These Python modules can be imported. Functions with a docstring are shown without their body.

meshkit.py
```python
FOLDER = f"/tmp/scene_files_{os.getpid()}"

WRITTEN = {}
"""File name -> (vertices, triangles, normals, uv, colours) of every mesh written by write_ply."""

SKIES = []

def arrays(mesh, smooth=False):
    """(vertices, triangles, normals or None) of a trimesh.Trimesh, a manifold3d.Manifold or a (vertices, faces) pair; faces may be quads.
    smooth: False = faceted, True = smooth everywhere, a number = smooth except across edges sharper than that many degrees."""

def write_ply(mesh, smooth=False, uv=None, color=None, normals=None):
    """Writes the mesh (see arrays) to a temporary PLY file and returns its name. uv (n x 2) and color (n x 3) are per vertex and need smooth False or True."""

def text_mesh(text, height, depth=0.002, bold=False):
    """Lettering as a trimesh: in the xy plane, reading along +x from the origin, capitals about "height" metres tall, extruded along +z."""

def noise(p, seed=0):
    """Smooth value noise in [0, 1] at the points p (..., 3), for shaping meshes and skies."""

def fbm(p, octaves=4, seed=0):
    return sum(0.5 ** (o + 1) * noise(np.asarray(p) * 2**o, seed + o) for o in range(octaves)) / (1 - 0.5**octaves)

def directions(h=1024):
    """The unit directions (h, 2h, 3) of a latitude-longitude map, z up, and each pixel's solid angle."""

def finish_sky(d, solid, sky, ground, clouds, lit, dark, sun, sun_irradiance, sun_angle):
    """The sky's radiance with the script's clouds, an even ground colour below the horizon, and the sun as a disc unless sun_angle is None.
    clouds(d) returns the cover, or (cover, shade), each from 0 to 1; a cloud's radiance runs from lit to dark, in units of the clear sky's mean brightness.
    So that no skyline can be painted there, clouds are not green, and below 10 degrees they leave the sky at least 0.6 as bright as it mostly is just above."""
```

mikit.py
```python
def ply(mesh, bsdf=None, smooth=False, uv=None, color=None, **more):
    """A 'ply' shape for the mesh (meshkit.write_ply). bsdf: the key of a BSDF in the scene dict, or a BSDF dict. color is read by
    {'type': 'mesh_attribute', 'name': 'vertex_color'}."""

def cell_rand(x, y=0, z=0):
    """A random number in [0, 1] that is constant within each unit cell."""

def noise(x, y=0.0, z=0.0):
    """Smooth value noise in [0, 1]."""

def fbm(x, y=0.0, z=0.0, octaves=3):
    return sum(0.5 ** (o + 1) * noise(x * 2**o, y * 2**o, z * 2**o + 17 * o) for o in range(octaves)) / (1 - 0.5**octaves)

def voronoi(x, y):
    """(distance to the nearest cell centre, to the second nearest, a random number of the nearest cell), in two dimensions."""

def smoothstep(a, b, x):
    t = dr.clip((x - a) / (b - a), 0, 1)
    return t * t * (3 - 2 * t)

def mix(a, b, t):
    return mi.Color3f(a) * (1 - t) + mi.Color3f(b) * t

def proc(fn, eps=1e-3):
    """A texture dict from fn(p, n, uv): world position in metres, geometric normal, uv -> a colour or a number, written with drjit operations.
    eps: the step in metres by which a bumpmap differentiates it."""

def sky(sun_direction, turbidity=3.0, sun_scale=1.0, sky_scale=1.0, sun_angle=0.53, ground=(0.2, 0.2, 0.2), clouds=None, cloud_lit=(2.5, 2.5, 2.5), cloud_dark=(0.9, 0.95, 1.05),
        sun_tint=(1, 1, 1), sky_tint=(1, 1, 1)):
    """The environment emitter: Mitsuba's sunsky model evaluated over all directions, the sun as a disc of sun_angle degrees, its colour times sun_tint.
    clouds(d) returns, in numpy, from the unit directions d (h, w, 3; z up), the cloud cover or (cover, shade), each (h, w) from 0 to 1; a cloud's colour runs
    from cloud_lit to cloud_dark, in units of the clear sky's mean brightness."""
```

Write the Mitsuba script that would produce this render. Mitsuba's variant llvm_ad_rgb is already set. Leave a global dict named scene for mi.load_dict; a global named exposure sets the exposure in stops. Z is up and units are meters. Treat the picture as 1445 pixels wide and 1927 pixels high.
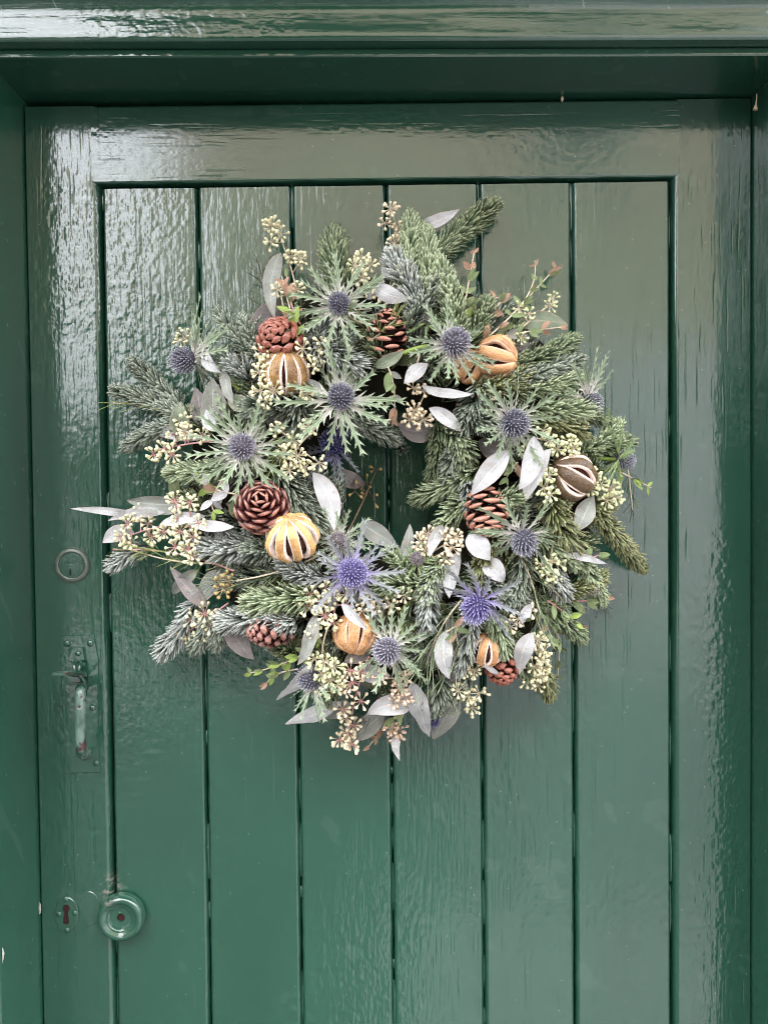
import math, random
import numpy as np, trimesh, mitsuba as mi, drjit as dr
import mikit, meshkit
from mikit import proc, noise, fbm, smoothstep, mix, cell_rand, voronoi

scene, labels = {'type': 'scene'}, {}
T = mi.ScalarTransform4f
A = np.array
rng = np.random.default_rng(7)

# ------------------------------------------------------------------ camera, sky, exposure
EYE_Z, EYE_D = 1.53, 0.87                      # eye height; distance of the lens from the door leaf (leaf front is y = 0)
CAM_R, CAM_DN, CAM_F = A([0.9998595, -0.01298878, -0.01059561]), A([-0.01088704, -0.02257562, -0.99968586]), A([0.0127455, 0.99966076, -0.02271386])
EYE = A([0.0, -EYE_D, EYE_Z])
scene['camera'] = {'type': 'perspective', 'fov': 2 * math.degrees(math.atan(722.5 / 1418)), 'fov_axis': 'x', 'near_clip': 0.02, 'far_clip': 500.0,
                   'to_world': T().look_at(origin=EYE.tolist(), target=(EYE + CAM_F).tolist(), up=(-CAM_DN).tolist())}


def clouds(d):
    c = meshkit.fbm(d * [3.0, 3.0, 6.0] + 5.0, 4)
    return np.clip(0.92 + (c - 0.5) * 1.2, 0, 1), np.clip(1.0 - 1.15 * np.abs(d[..., 2]) + (meshkit.fbm(d * 4.0 + 11.0, 3) - 0.5) * 0.5, 0, 1)    # an overcast sky brightens towards the zenith


SUN = (-0.30, 0.80, 0.62)
scene['sky'] = mikit.sky(SUN, turbidity=3, sun_scale=0.12, sun_angle=6, clouds=clouds, cloud_lit=(4.6, 4.6, 4.75), cloud_dark=(2.0, 2.03, 2.12))
exposure = 5.3


def at(px, py, h=0.0):
    """The point, h metres in front of the door leaf, that stands at this pixel of the photograph."""
    d = (px - 722.5) * CAM_R + (py - 963.5) * CAM_DN + 1418 * CAM_F
    return EYE + d * ((EYE_D - h) / d[1])


# ------------------------------------------------------------------ helpers
def tag(key, label=None, cat=None, group=None, kind=None):
    e = labels.setdefault(key, {})
    for k, v in (('label', label), ('category', cat), ('group', group), ('kind', kind)):
        if v:
            e[k] = v
    return key


TAKEN = {}


def new(name, parent=None):
    base = f'{parent}__{name}' if parent else name
    n = TAKEN.get(base, 0)
    TAKEN[base] = n + 1
    return base if n == 0 else f'{base}_{n:03d}'


def put(name, mesh, bsdf, parent=None, smooth=False, uv=None, **tags):
    key = new(name, parent)
    scene[key] = mikit.ply(mesh, bsdf, smooth=smooth, uv=uv)
    if tags:
        tag(key, **tags)
    return key


def thing(name, **tags):
    return tag(new(name), **tags)


def cat(meshes):
    """Joins (vertices, faces) pairs."""
    vs, fs, n = [], [], 0
    for v, f in meshes:
        vs.append(v); fs.append(np.asarray(f) + n); n += len(v)
    return np.vstack(vs), np.vstack(fs)


def box(x0, x1, y0, y1, z0, z1):
    b = trimesh.creation.box(bounds=[[x0, y0, z0], [x1, y1, z1]])
    return np.array(b.vertices), np.array(b.faces)


def grid_faces(nu, nv, wrap=False):
    i, j = np.meshgrid(np.arange(nu - 1), np.arange(nv if wrap else nv - 1), indexing='ij')
    a, b = i * nv + j, i * nv + (j + 1) % nv
    return np.vstack([np.stack([a, b, b + nv], -1).reshape(-1, 3), np.stack([a, b + nv, a + nv], -1).reshape(-1, 3)])


def unit(v):
    v = np.asarray(v, float)
    return v / np.maximum(np.linalg.norm(v, axis=-1, keepdims=True), 1e-12)


def frame(path):
    """Tangent, side and up along a path; up leans towards the viewer's side (-y)."""
    t = unit(np.gradient(path, axis=0))
    up = A([0, -1.0, 0]) - t * (t @ A([0, -1.0, 0]))[:, None]
    weak = np.linalg.norm(up, axis=1) < 0.15
    up[weak] = (A([0, 0, 1.0]) - t * (t @ A([0, 0, 1.0]))[:, None])[weak]
    up = unit(up)
    return t, np.cross(t, up), up


def tube(path, r, sides=6, cap=True):
    path = np.asarray(path, float)
    r = np.broadcast_to(np.asarray(r, float), (len(path),))
    t, s, u = frame(path)
    a = np.arange(sides) * 2 * np.pi / sides
    v = path[:, None] + r[:, None, None] * (np.cos(a)[None, :, None] * s[:, None] + np.sin(a)[None, :, None] * u[:, None])
    v, f, n = v.reshape(-1, 3), grid_faces(len(path), sides, True), len(path) * sides
    if cap:
        v = np.vstack([v, path[:1], path[-1:]])
        k = np.arange(sides)
        f = np.vstack([f, np.stack([np.full(sides, n), (k + 1) % sides, k], -1), np.stack([np.full(sides, n + 1), n - sides + k, n - sides + (k + 1) % sides], -1)])
    return v, f[:, ::-1]


def bez(points, n=12):
    """A smooth path through the points."""
    p = np.asarray(points, float)
    if len(p) == 2:
        return p[0] + np.linspace(0, 1, n)[:, None] * (p[1] - p[0])
    from scipy.interpolate import make_interp_spline
    return make_interp_spline(np.linspace(0, 1, len(p)), p, k=min(3, len(p) - 1))(np.linspace(0, 1, n))


def lathe(profile, sides=40):
    """profile rows (radius, height): around +z."""
    p = np.asarray(profile, float)
    a = np.arange(sides) * 2 * np.pi / sides
    v = np.stack([p[:, :1] * np.cos(a), p[:, :1] * np.sin(a), np.repeat(p[:, 1:], sides, 1)], -1).reshape(-1, 3)
    return v, grid_faces(len(p), sides, True)


def prism_z(profile, z0, z1, n=2, shear=None):
    """Closed outline (x, y), counter-clockwise seen from above, run from z0 to z1 (numbers or functions of x)."""
    p = np.asarray(profile, float)
    k, f0 = len(p), (lambda z: np.array([z(x) for x in p[:, 0]]) if callable(z) else np.full(len(p), z))
    a, b = f0(z0), f0(z1)
    v = np.vstack([np.c_[p, a + (b - a) * t] for t in np.linspace(0, 1, n)])
    f = grid_faces(n, k, True)
    capf = trimesh.creation.triangulate_polygon(__import__('shapely').Polygon(p), engine='earcut')[1] % k
    return v, np.vstack([f, capf[:, ::-1], capf + k * (n - 1)])


def onto(vf, origin, normal=(0, -1, 0), up=(0, 0, 1)):
    """Takes a mesh built around +z to a place where +z is normal."""
    n = unit(A(normal, float)); x = unit(np.cross(A(up, float), n)); y = np.cross(n, x)
    return vf[0] @ np.stack([x, y, n]) + origin, vf[1]


def dome(r, h, sides=16):
    a = np.linspace(0, np.pi / 2, 6)
    return lathe(np.c_[r * np.cos(a), h * np.sin(a)] + [[1e-5, 0]], sides)


# ------------------------------------------------------------------ materials
def rough_paint(name, streak, seed, col=(0.0105, 0.0435, 0.0275), amp=1.0, rough=0.15):
    """Thick gloss paint, brushed along z (streak 'z') or x: brush marks, orange peel, sags and dust."""
    def height(p, n, uv):
        a, c = (p.x + p.y, p.z) if streak == 'z' else (p.z - p.y, p.x)
        a = a + 0.0012 * (noise(p.x * 60, p.z * 60, seed) - 0.5)
        bristle = fbm(a * 320, c * 44, seed, 3)
        peel = fbm(a * 205, c * 160, seed + 3, 2)
        sag = noise(a * 42, c * 16, seed + 9)
        patch = smoothstep(0.40, 0.66, noise(a * 9, c * 5, seed + 21))
        grain = dr.maximum(0, noise(a * 520, c * 17, seed + 31) - 0.76) * 3.2
        lines = smoothstep(0.35, 0.62, noise(a * 7 + 3.7, c * 4, seed + 41))
        return bristle * (0.24 + 0.42 * lines) + peel * (0.40 + 0.9 * patch) + sag * 0.9 - grain * smoothstep(0.36, 0.60, noise(a * 12, c * 4, seed + 5))

    def colour(p, n, uv):
        big = fbm(p.x * 7, p.z * 3.1, p.y * 7 + seed, 3)
        base = mi.Color3f(*col) * (0.78 + 0.44 * big)
        first, _, which = voronoi((p.x + 0.37 * p.z) * 90, (p.z + 1.7 * p.y) * 90)
        speck = (1 - smoothstep(0.05, 0.075, first)) * dr.select(which > 0.955, 1.0, 0.0)
        scuff = smoothstep(0.73, 0.80, fbm((p.x + 0.37 * p.z) * 30, (p.z + 1.7 * p.y) * 30, seed + 2.0, 3)) * 0.02
        worn = smoothstep(0.022, 0.0, dr.sqrt(dr.square((p.x - WORN[0]) * 1.4) + dr.square(p.z - WORN[2]))) * smoothstep(0.45, 0.62, fbm(p.x * 260, p.z * 420, 4.0, 3))
        base = mix(base, (0.20, 0.17, 0.15), worn * 0.9)
        return mix(base, (0.20, 0.25, 0.21), dr.minimum(1, speck * 0.45 + scuff * 1.6))

    scene[name] = {'type': 'twosided', 'bsdf': {'type': 'bumpmap', 'arbitrary': proc(height, 4e-4), 'scale': 0.00040 * amp, 'bsdf':
                   {'type': 'principled', 'base_color': proc(colour), 'roughness': rough, 'specular': 0.82}}}
    return name


def plain(name, col, rough=0.6, spec=0.4, var=0.12, freq=60.0, bump=None, metallic=0.0):
    def colour(p, n, uv):
        return mi.Color3f(*col) * (1 - var + 2 * var * fbm(p.x * freq, p.y * freq, p.z * freq, 3))
    b = {'type': 'principled', 'base_color': proc(colour), 'roughness': rough, 'specular': spec, 'metallic': metallic}
    if bump:
        def height(p, n, uv):
            return fbm(p.x * bump[0], p.y * bump[0], p.z * bump[0], 3)
        b = {'type': 'bumpmap', 'arbitrary': proc(height, 0.15 / bump[0]), 'scale': bump[1], 'bsdf': b}
    scene[name] = {'type': 'twosided', 'bsdf': b}
    return name


WORN = at(208, 1672)                            # paint scraped off above the round pull
rough_paint('paint_upright', 'z', 3)
rough_paint('paint_level', 'x', 13, amp=0.7)
rough_paint('paint_iron', 'z', 29, col=(0.0115, 0.0445, 0.0285), amp=0.5, rough=0.13)
plain('gap_dark', (0.012, 0.011, 0.010), 0.9, 0.1)
plain('render_coat', (0.20, 0.19, 0.17), 0.9, 0.2, 0.08, 3.0)
plain('facade_coat', (0.40, 0.36, 0.285), 0.9, 0.2, 0.30, 1.3)
plain('facade_base', (0.40, 0.39, 0.40), 0.9, 0.2, 0.10, 1.2)
plain('roof_slate', (0.09, 0.09, 0.10), 0.7, 0.3, 0.2, 4.0)
plain('tarmac', (0.055, 0.055, 0.055), 0.9, 0.2, 0.2, 9.0)
plain('paving', (0.24, 0.235, 0.23), 0.9, 0.2, 0.15, 5.0)
plain('setts', (0.15, 0.15, 0.155), 0.8, 0.2, 0.25, 7.0)
plain('window_dark', (0.03, 0.035, 0.04), 0.08, 0.5, 0.05, 1.0)
plain('white_wood', (0.7, 0.7, 0.68), 0.4, 0.5, 0.03, 3.0)
plain('shutter_paint', (0.42, 0.41, 0.45), 0.6, 0.4, 0.1, 2.0)
plain('brick_dark', (0.15, 0.10, 0.075), 0.9, 0.2, 0.2, 8.0)
plain('hedge_leaf', (0.045, 0.075, 0.03), 0.6, 0.4, 0.5, 9.0)

# ------------------------------------------------------------------ ground and street
Z0 = EYE_Z
LEFT, RIGHT = -0.3935, 0.4390                  # faces of the jambs
HEAD = Z0 + 0.4535                             # underside of the lintel
put('ground', box(-60, 60, -60, 40, -0.4, -0.15), 'tarmac', kind='structure')
put('pavement', box(0.07, 30, -1.9, 0.35, -0.149, 0.0), 'paving', kind='structure')
put('path', box(-30, 0.07, -1.9, 0.35, -0.149, 0.0), 'tarmac', kind='structure')
put('road', box(-30, 0.35, -5.2, -1.9, -0.149, -0.12), 'tarmac', kind='structure')
put('lane', box(0.35, 30, -5.2, -1.9, -0.149, -0.08), 'setts', kind='structure')
put('far_pavement', box(-30, 30, -7.2, -5.2, -0.149, 0.0), 'paving', kind='structure')

# the house that the door belongs to
h = thing('house', label='grey rendered house whose green boarded door fills the picture', cat='house')
ox0, ox1, oz = LEFT - 0.1155, RIGHT + 0.1155, HEAD + 0.1305
put('wall', cat([box(-5.0, ox0, -0.06, 0.24, 0.0, 5.2), box(ox1, 5.0, -0.06, 0.24, 0.0, 5.2), box(ox0, ox1, -0.06, 0.24, oz, 5.2)]), 'render_coat', h)
put('side_wall', box(-5.0, -4.76, 0.24, 7.0, 0.0, 5.2), 'render_coat', h)
put('side_wall', box(4.76, 5.0, 0.24, 7.0, 0.0, 5.2), 'render_coat', h)
put('back_wall', box(-4.76, 4.76, 6.76, 7.0, 0.0, 5.2), 'render_coat', h)
put('inner_partition', box(-1.2, 1.2, 0.9, 1.0, 0.0, 3.0), 'gap_dark', h)
put('roof', prism_z([(-5.3, -0.4), (5.3, -0.4), (5.3, 3.5), (-5.3, 3.5)], 5.21, 5.3), 'roof_slate', h)
put('roof_slope', (A([[-5.3, -0.4, 5.31], [5.3, -0.4, 5.31], [5.3, 3.5, 7.4], [-5.3, 3.5, 7.4], [-5.3, 7.4, 5.31], [5.3, 7.4, 5.31]]), A([[0, 1, 2], [0, 2, 3], [3, 2, 5], [3, 5, 4]])), 'roof_slate', h)
put('door_hood', box(ox0 - 0.12, ox1 + 0.12, -0.66, -0.062, Z0 + 0.89, Z0 + 0.95), 'paint_level', h, label='flat green hood board over the door')

# the house across the street, seen only as a reflection in the gloss paint
FY = -7.2
o = thing('facing_house', label='beige two storey house across the street, mirrored in the paint', cat='house')
put('wall', box(-2.15, 9.0, FY - 6, FY, 0.85, 7.1), 'facade_coat', o)
put('plinth', box(-2.18, 9.03, FY - 6.03, FY + 0.03, 0.0, 0.848), 'facade_base', o)
put('shutter', box(1.3, 7.5, FY + 0.002, FY + 0.06, 0.12, 3.1), 'shutter_paint', o)
put('roof', prism_z([(-2.45, FY - 6.4), (9.04, FY - 6.4), (9.04, FY + 0.4), (-2.45, FY + 0.4)], 7.11, 7.25), 'roof_slate', o)
for wx, wz in ((1.75, 4.75), (6.4, 3.9)):
    w = put('window', cat([box(wx - 0.06, wx, FY + 0.002, FY + 0.05, wz, wz + 1.3), box(wx + 1.0, wx + 1.06, FY + 0.002, FY + 0.05, wz, wz + 1.3),
                           box(wx, wx + 1.0, FY + 0.002, FY + 0.05, wz + 1.24, wz + 1.3), box(wx, wx + 1.0, FY + 0.002, FY + 0.05, wz, wz + 0.06)]), 'white_wood', o)
    put('pane', box(wx, wx + 1.0, FY + 0.004, FY + 0.02, wz + 0.06, wz + 1.24), 'window_dark', w)



def leaf_mass(spheres, n, size, seed):
    """Many small two-triangle leaves through the shells of the given balls."""
    r = np.random.default_rng(seed)
    c, rad = A([s[:3] for s in spheres]), A([s[3] for s in spheres])
    k = r.integers(0, len(c), n)
    p = c[k] + unit(r.normal(size=(n, 3))) * (rad[k] * r.uniform(0.7, 1.08, n))[:, None]
    a, b = unit(r.normal(size=(n, 3))), unit(r.normal(size=(n, 3)))
    b = unit(np.cross(a, b))
    a, b = a * size * 0.5, b * size * 0.25
    v = np.stack([p - a, p + b, p + a, p - b], 1).reshape(-1, 3)
    q = np.arange(n)[:, None] * 4
    return v, np.vstack([q + [0, 1, 2], q + [0, 2, 3]])


hd = thing('hedge', label='tall dark green hedge before the facing house, mirrored in the paint', cat='hedge')
rh = np.random.default_rng(4)
hs = [(x, FY + 0.75 + rh.uniform(-.1, .1), z, 0.42) for x in np.arange(-1.95, 0.75, 0.3) for z in np.arange(0.35, 2.9 - 0.25 * abs(x + 0.6) + rh.uniform(-.2, .2), 0.33)]
put('stem', box(-2.1, 0.7, FY + 0.6, FY + 0.9, 0.0, 2.2), 'hedge_leaf', hd)
put('foliage', leaf_mass(hs, 26000, 0.10, 5), 'hedge_leaf', hd, kind='stuff')
for tx, ty, hh, tn in ((-7.5, -15.0, 3.4, 'middle one of three'), (-10.5, -14.0, 3.0, 'lowest and outermost'), (-5.2, -16.5, 3.7, 'tallest and innermost')):
    t = thing('tree', label=f'{tn} bushy tree down the street, mirrored at the left of the door', cat='tree', group='trees down the street')
    put('trunk', tube([(tx, ty, -0.15), (tx + 0.1, ty, 1.0), (tx, ty + 0.1, hh - 1.0)], [0.16, 0.13, 0.07]), 'hedge_leaf', t)
    put('crown', leaf_mass([(tx + rh.normal() * 0.9, ty + rh.normal() * 0.9, hh - 1.2 + rh.normal() * 0.4, 0.8) for _ in range(9)], 7000, 0.16, int(tx * 10) % 97), 'hedge_leaf', t)

nb_ = thing('neighbour_house', label='dark brick house at the left across the street', cat='house')
put('wall', box(-18.0, -7.0, FY - 6, FY, 0.0, 6.6), 'brick_dark', nb_)
put('roof', prism_z([(-18.3, FY - 6.3), (-6.7, FY - 6.3), (-6.7, FY + 0.3), (-18.3, FY + 0.3)], 6.61, 6.75), 'roof_slate', nb_)
nc_ = thing('end_house', label='tall dull house further right across the street', cat='house')
put('wall', box(9.2, 20.0, FY - 6, FY, 0.0, 7.4), 'brick_dark', nc_)
put('roof', prism_z([(9.05, FY - 6.3), (20.3, FY - 6.3), (20.3, FY + 0.3), (9.05, FY + 0.3)], 7.41, 7.55), 'roof_slate', nc_)

# ------------------------------------------------------------------ door frame
f = thing('door_frame', label='deep green painted timber frame with moulded lintel around the door', cat='door frame')
JD = -0.097


def jamb(x0, x1):
    s = 0.004
    return prism_z([(x0, JD + s), (x0 + s, JD), (x1 - s, JD), (x1, JD + s), (x1, 0.05), (x0, 0.05)], 0.0, HEAD - 0.0005)


put('jamb', jamb(LEFT - 0.115, LEFT), 'paint_upright', f)
put('jamb', jamb(RIGHT, RIGHT + 0.115), 'paint_upright', f)
put('door_stop', cat([box(LEFT, LEFT + 0.012, 0.045, 0.08, 0, HEAD), box(RIGHT - 0.012, RIGHT, 0.045, 0.08, 0, HEAD), box(LEFT, RIGHT, 0.046, 0.08, HEAD - 0.03, HEAD)]), 'gap_dark', f)


def along_x(profile, x0, x1, n=60, wob=0.0004, seed=0):
    """An open moulding profile (y, z) run along x, very slightly uneven."""
    p = np.asarray(profile, float)
    xs = np.linspace(x0, x1, n)
    v = np.stack([np.repeat(xs[:, None], len(p), 1), np.repeat(p[None, :, 0], n, 0), np.repeat(p[None, :, 1], n, 0)], -1)
    w = meshkit.fbm(v * [9, 60, 60] + seed, 3, seed)[..., None] - 0.5
    return (v + w * [0, 1, 0.7] * wob * 2).reshape(-1, 3), grid_faces(n, len(p), True)


q = 0.081
put('lintel', along_x([(0.05, HEAD), (0.05, HEAD + 0.13), (-q, HEAD + 0.13), (-q + 0.004, HEAD + 0.0085), (-q + 0.0005, HEAD + 0.0075), (-q, HEAD + 0.0060), (-q, HEAD + 0.0012), (-q + 0.0012, HEAD)], LEFT - 0.115, RIGHT + 0.115), 'paint_level', f, smooth=35)
yb = -q - 0.0135
mould = [(-q + 0.006, HEAD + 0.0088), (yb + 0.0015, HEAD + 0.0088), (yb, HEAD + 0.0105)]
mould += [(yb - 0.0006 + 0.0006 * t - 0.040 * max(0, t - 0.80) ** 1.7, HEAD + 0.0105 + 0.034 * t) for t in np.linspace(0.08, 1.45, 16)]
mould += [(yb - 0.026, HEAD + 0.064), (yb - 0.026, HEAD + 0.085), (-q + 0.006, HEAD + 0.10)]
put('moulding', along_x(mould[::-1], LEFT - 0.115, RIGHT + 0.115, seed=4, wob=0.0008), 'paint_level', f, smooth=40)

# ------------------------------------------------------------------ door leaf
d = thing('door', label='green gloss painted boarded door with worn iron latch', cat='door')
XG = [-0.3085, -0.1990, -0.0910, 0.0172, 0.1240, 0.2315, 0.3462]     # joints between the planks
ztop = lambda x: Z0 + 0.4446 + (x + 0.39) * 0.0076
zrail = lambda x: Z0 + 0.3573 + (x + 0.305) * 0.0077
tilt = [0.2, -0.35, 0.1, 0.3, -0.25, 0.15]
for i in range(6):
    x0, x1 = XG[i] + 0.0007, XG[i + 1] - 0.0007
    c, yp = 0.0034, 0.0032
    prof = [(x0, 0.030), (x0, yp + 0.0050), (x0 + c * 0.55, yp + 0.0020), (x0 + c * 0.9, yp + 0.0004), (x0 + c * 1.3, yp), (x1 - c * 1.3, yp), (x1 - c * 0.9, yp + 0.0004), (x1 - c * 0.55, yp + 0.0020), (x1, yp + 0.0050), (x1, 0.030)]
    v, fc = prism_z(prof[::-1], 0.012, lambda x: zrail(x) - 0.0042, 160)
    v[:, 0] += (meshkit.fbm(v * [400, 0, 45] + i * 3, 3, i) - 0.5) * 0.0016 * (np.abs(v[:, 0] - (x0 + x1) / 2) > (x1 - x0) / 2 - 0.003)
    v[:, 1] += (v[:, 0] - (x0 + x1) / 2) * math.radians(tilt[i])
    v[:, 1] += (meshkit.fbm(v * [9, 0, 3] + i * 7, 2, i) - 0.5) * 0.0012 * (v[:, 1] < 0.012)
    put('plank', (v, fc), 'paint_upright', d, smooth=50)
rg = np.random.default_rng(31)
fill = []
for i in range(7):
    z = 0.9
    while z < zrail(XG[i]) - 0.02:
        ln = rg.uniform(0.006, 0.07)
        if rg.random() < (0.25 if i in (0, 6) else 0.55):
            yq = rg.uniform(0.0078, 0.0105)
            fill.append(tube([(XG[i] + rg.normal(0, 0.0002), yq + 0.002, z), (XG[i], yq, z + ln * 0.3), (XG[i] + rg.normal(0, 0.0002), yq, z + ln * 0.7), (XG[i], yq + 0.002, z + ln)], 0.0016, 6))
        z += ln + rg.uniform(0.001, 0.02)
put('groove_filler', cat(fill), 'paint_upright', d, smooth=True, kind='stuff')
put('backing', box(LEFT + 0.012, RIGHT - 0.012, 0.031, 0.044, 0.012, Z0 + 0.43), 'gap_dark', d)


def stile(x0, x1, inner):
    e, b = 0.0018, 0.0062
    if inner > 0:
        prof = [(x0, 0.03), (x0, e), (x0 + e * 0.3, e * 0.3), (x0 + e, 0), (x1 - b, 0), (x1 - b * 0.6, 0.0012), (x1 - b * 0.25, 0.0040), (x1, 0.0075), (x1, 0.03)]
    else:
        prof = [(x0, 0.03), (x0, 0.0075), (x0 + b * 0.25, 0.0040), (x0 + b * 0.6, 0.0012), (x0 + b, 0), (x1 - e, 0), (x1 - e * 0.3, e * 0.3), (x1, e), (x1, 0.03)]
    v, fc = prism_z(prof[::-1], 0.012, ztop, 60)
    v[:, 1] += (meshkit.fbm(v * [9, 0, 4] + 3, 2, 5) - 0.5) * 0.0014 * (v[:, 1] < 0.012)
    return v, fc


put('stile', stile(LEFT + 0.0012, XG[0] - 0.0016, 1), 'paint_upright', d, smooth=50)
put('stile', stile(XG[6] + 0.0016, RIGHT - 0.0010, -1), 'paint_upright', d, smooth=50)
xs = np.linspace(XG[0] - 0.0085, XG[6] + 0.0085, 50)
pts = []
for x in xs:
    zt, zb = ztop(x), zrail(x)
    pts.append([(x, 0.03, zb), (x, 0.03, zt), (x, 0.0016, zt), (x, 0.0004, zt - 0.0012), (x, -0.0004, zt - 0.003), (x, -0.0004, zb + 0.0035), (x, 0.0010, zb + 0.0012), (x, 0.004, zb)])
v = A(pts)
wv = (meshkit.fbm(v * [40, 0, 8], 3, 2) - 0.5)
v[:, 6:, 2] += wv[:, 6:] * 0.0022
v[..., 1] += (meshkit.fbm(v * [6, 0, 9], 2, 8) - 0.5) * 0.0010 * (v[..., 1] < 0.012)
put('top_rail', (v.reshape(-1, 3), grid_faces(len(xs), 8, True)), 'paint_level', d, smooth=40)


# ------------------------------------------------------------------ ironmongery on the left stile
plain('old_metal', (0.085, 0.105, 0.085), 0.33, 0.6, 0.25, 300.0, metallic=0.35)
plain('rust_dark', (0.020, 0.010, 0.009), 0.9, 0.1, 0.3, 300.0)


def chipped(p, n, uv):
    k = fbm(p.x * 160, p.y * 160, p.z * 90, 3)
    base = mix((0.016, 0.048, 0.034), (0.075, 0.12, 0.10), smoothstep(0.42, 0.60, fbm(p.x * 70, p.y * 70, p.z * 45 + 4, 3)))
    return mix(base, (0.040, 0.018, 0.014), smoothstep(0.60, 0.64, k))


def chipped_h(p, n, uv):
    return fbm(p.x * 300, p.y * 300, p.z * 160, 3) - smoothstep(0.57, 0.61, fbm(p.x * 160, p.y * 160, p.z * 90, 3)) * 0.8


scene['chipped_paint'] = {'type': 'twosided', 'bsdf': {'type': 'bumpmap', 'arbitrary': proc(chipped_h, 4e-4), 'scale': 0.0006, 'bsdf': {'type': 'principled', 'base_color': proc(chipped), 'roughness': 0.25, 'specular': 0.7}}}


def plate(px, h0, h1, chamfer=0.0006):
    """A flat plate with the outline given in pixels of the photograph, lying on the door."""
    from shapely import Polygon
    b = A([at(x, y)[[0, 2]] for x, y in px])
    poly = Polygon(b)
    small = poly.buffer(-chamfer)
    out = np.array(poly.exterior.coords)[:-1]
    c = A([poly.centroid.x, poly.centroid.y])
    inn = c + (out - c) * (1 - chamfer / np.linalg.norm(out - c, axis=1, keepdims=True))
    k = len(out)
    v = np.vstack([np.c_[out[:, 0], np.full(k, -h0), out[:, 1]], np.c_[out[:, 0], np.full(k, -h1 + chamfer), out[:, 1]], np.c_[inn[:, 0], np.full(k, -h1), inn[:, 1]], [[c[0], -h1, c[1]]]])
    j = np.arange(k)
    return v, np.vstack([grid_faces(3, k, True), np.stack([2 * k + j, 2 * k + (j + 1) % k, np.full(k, 3 * k)], -1)])


def disc_px(cx, cy, rx, ry, n=40):
    a = np.linspace(0, 2 * np.pi, n, endpoint=False)
    return [(cx + rx * math.cos(t), cy + ry * math.sin(t)) for t in a]


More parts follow.
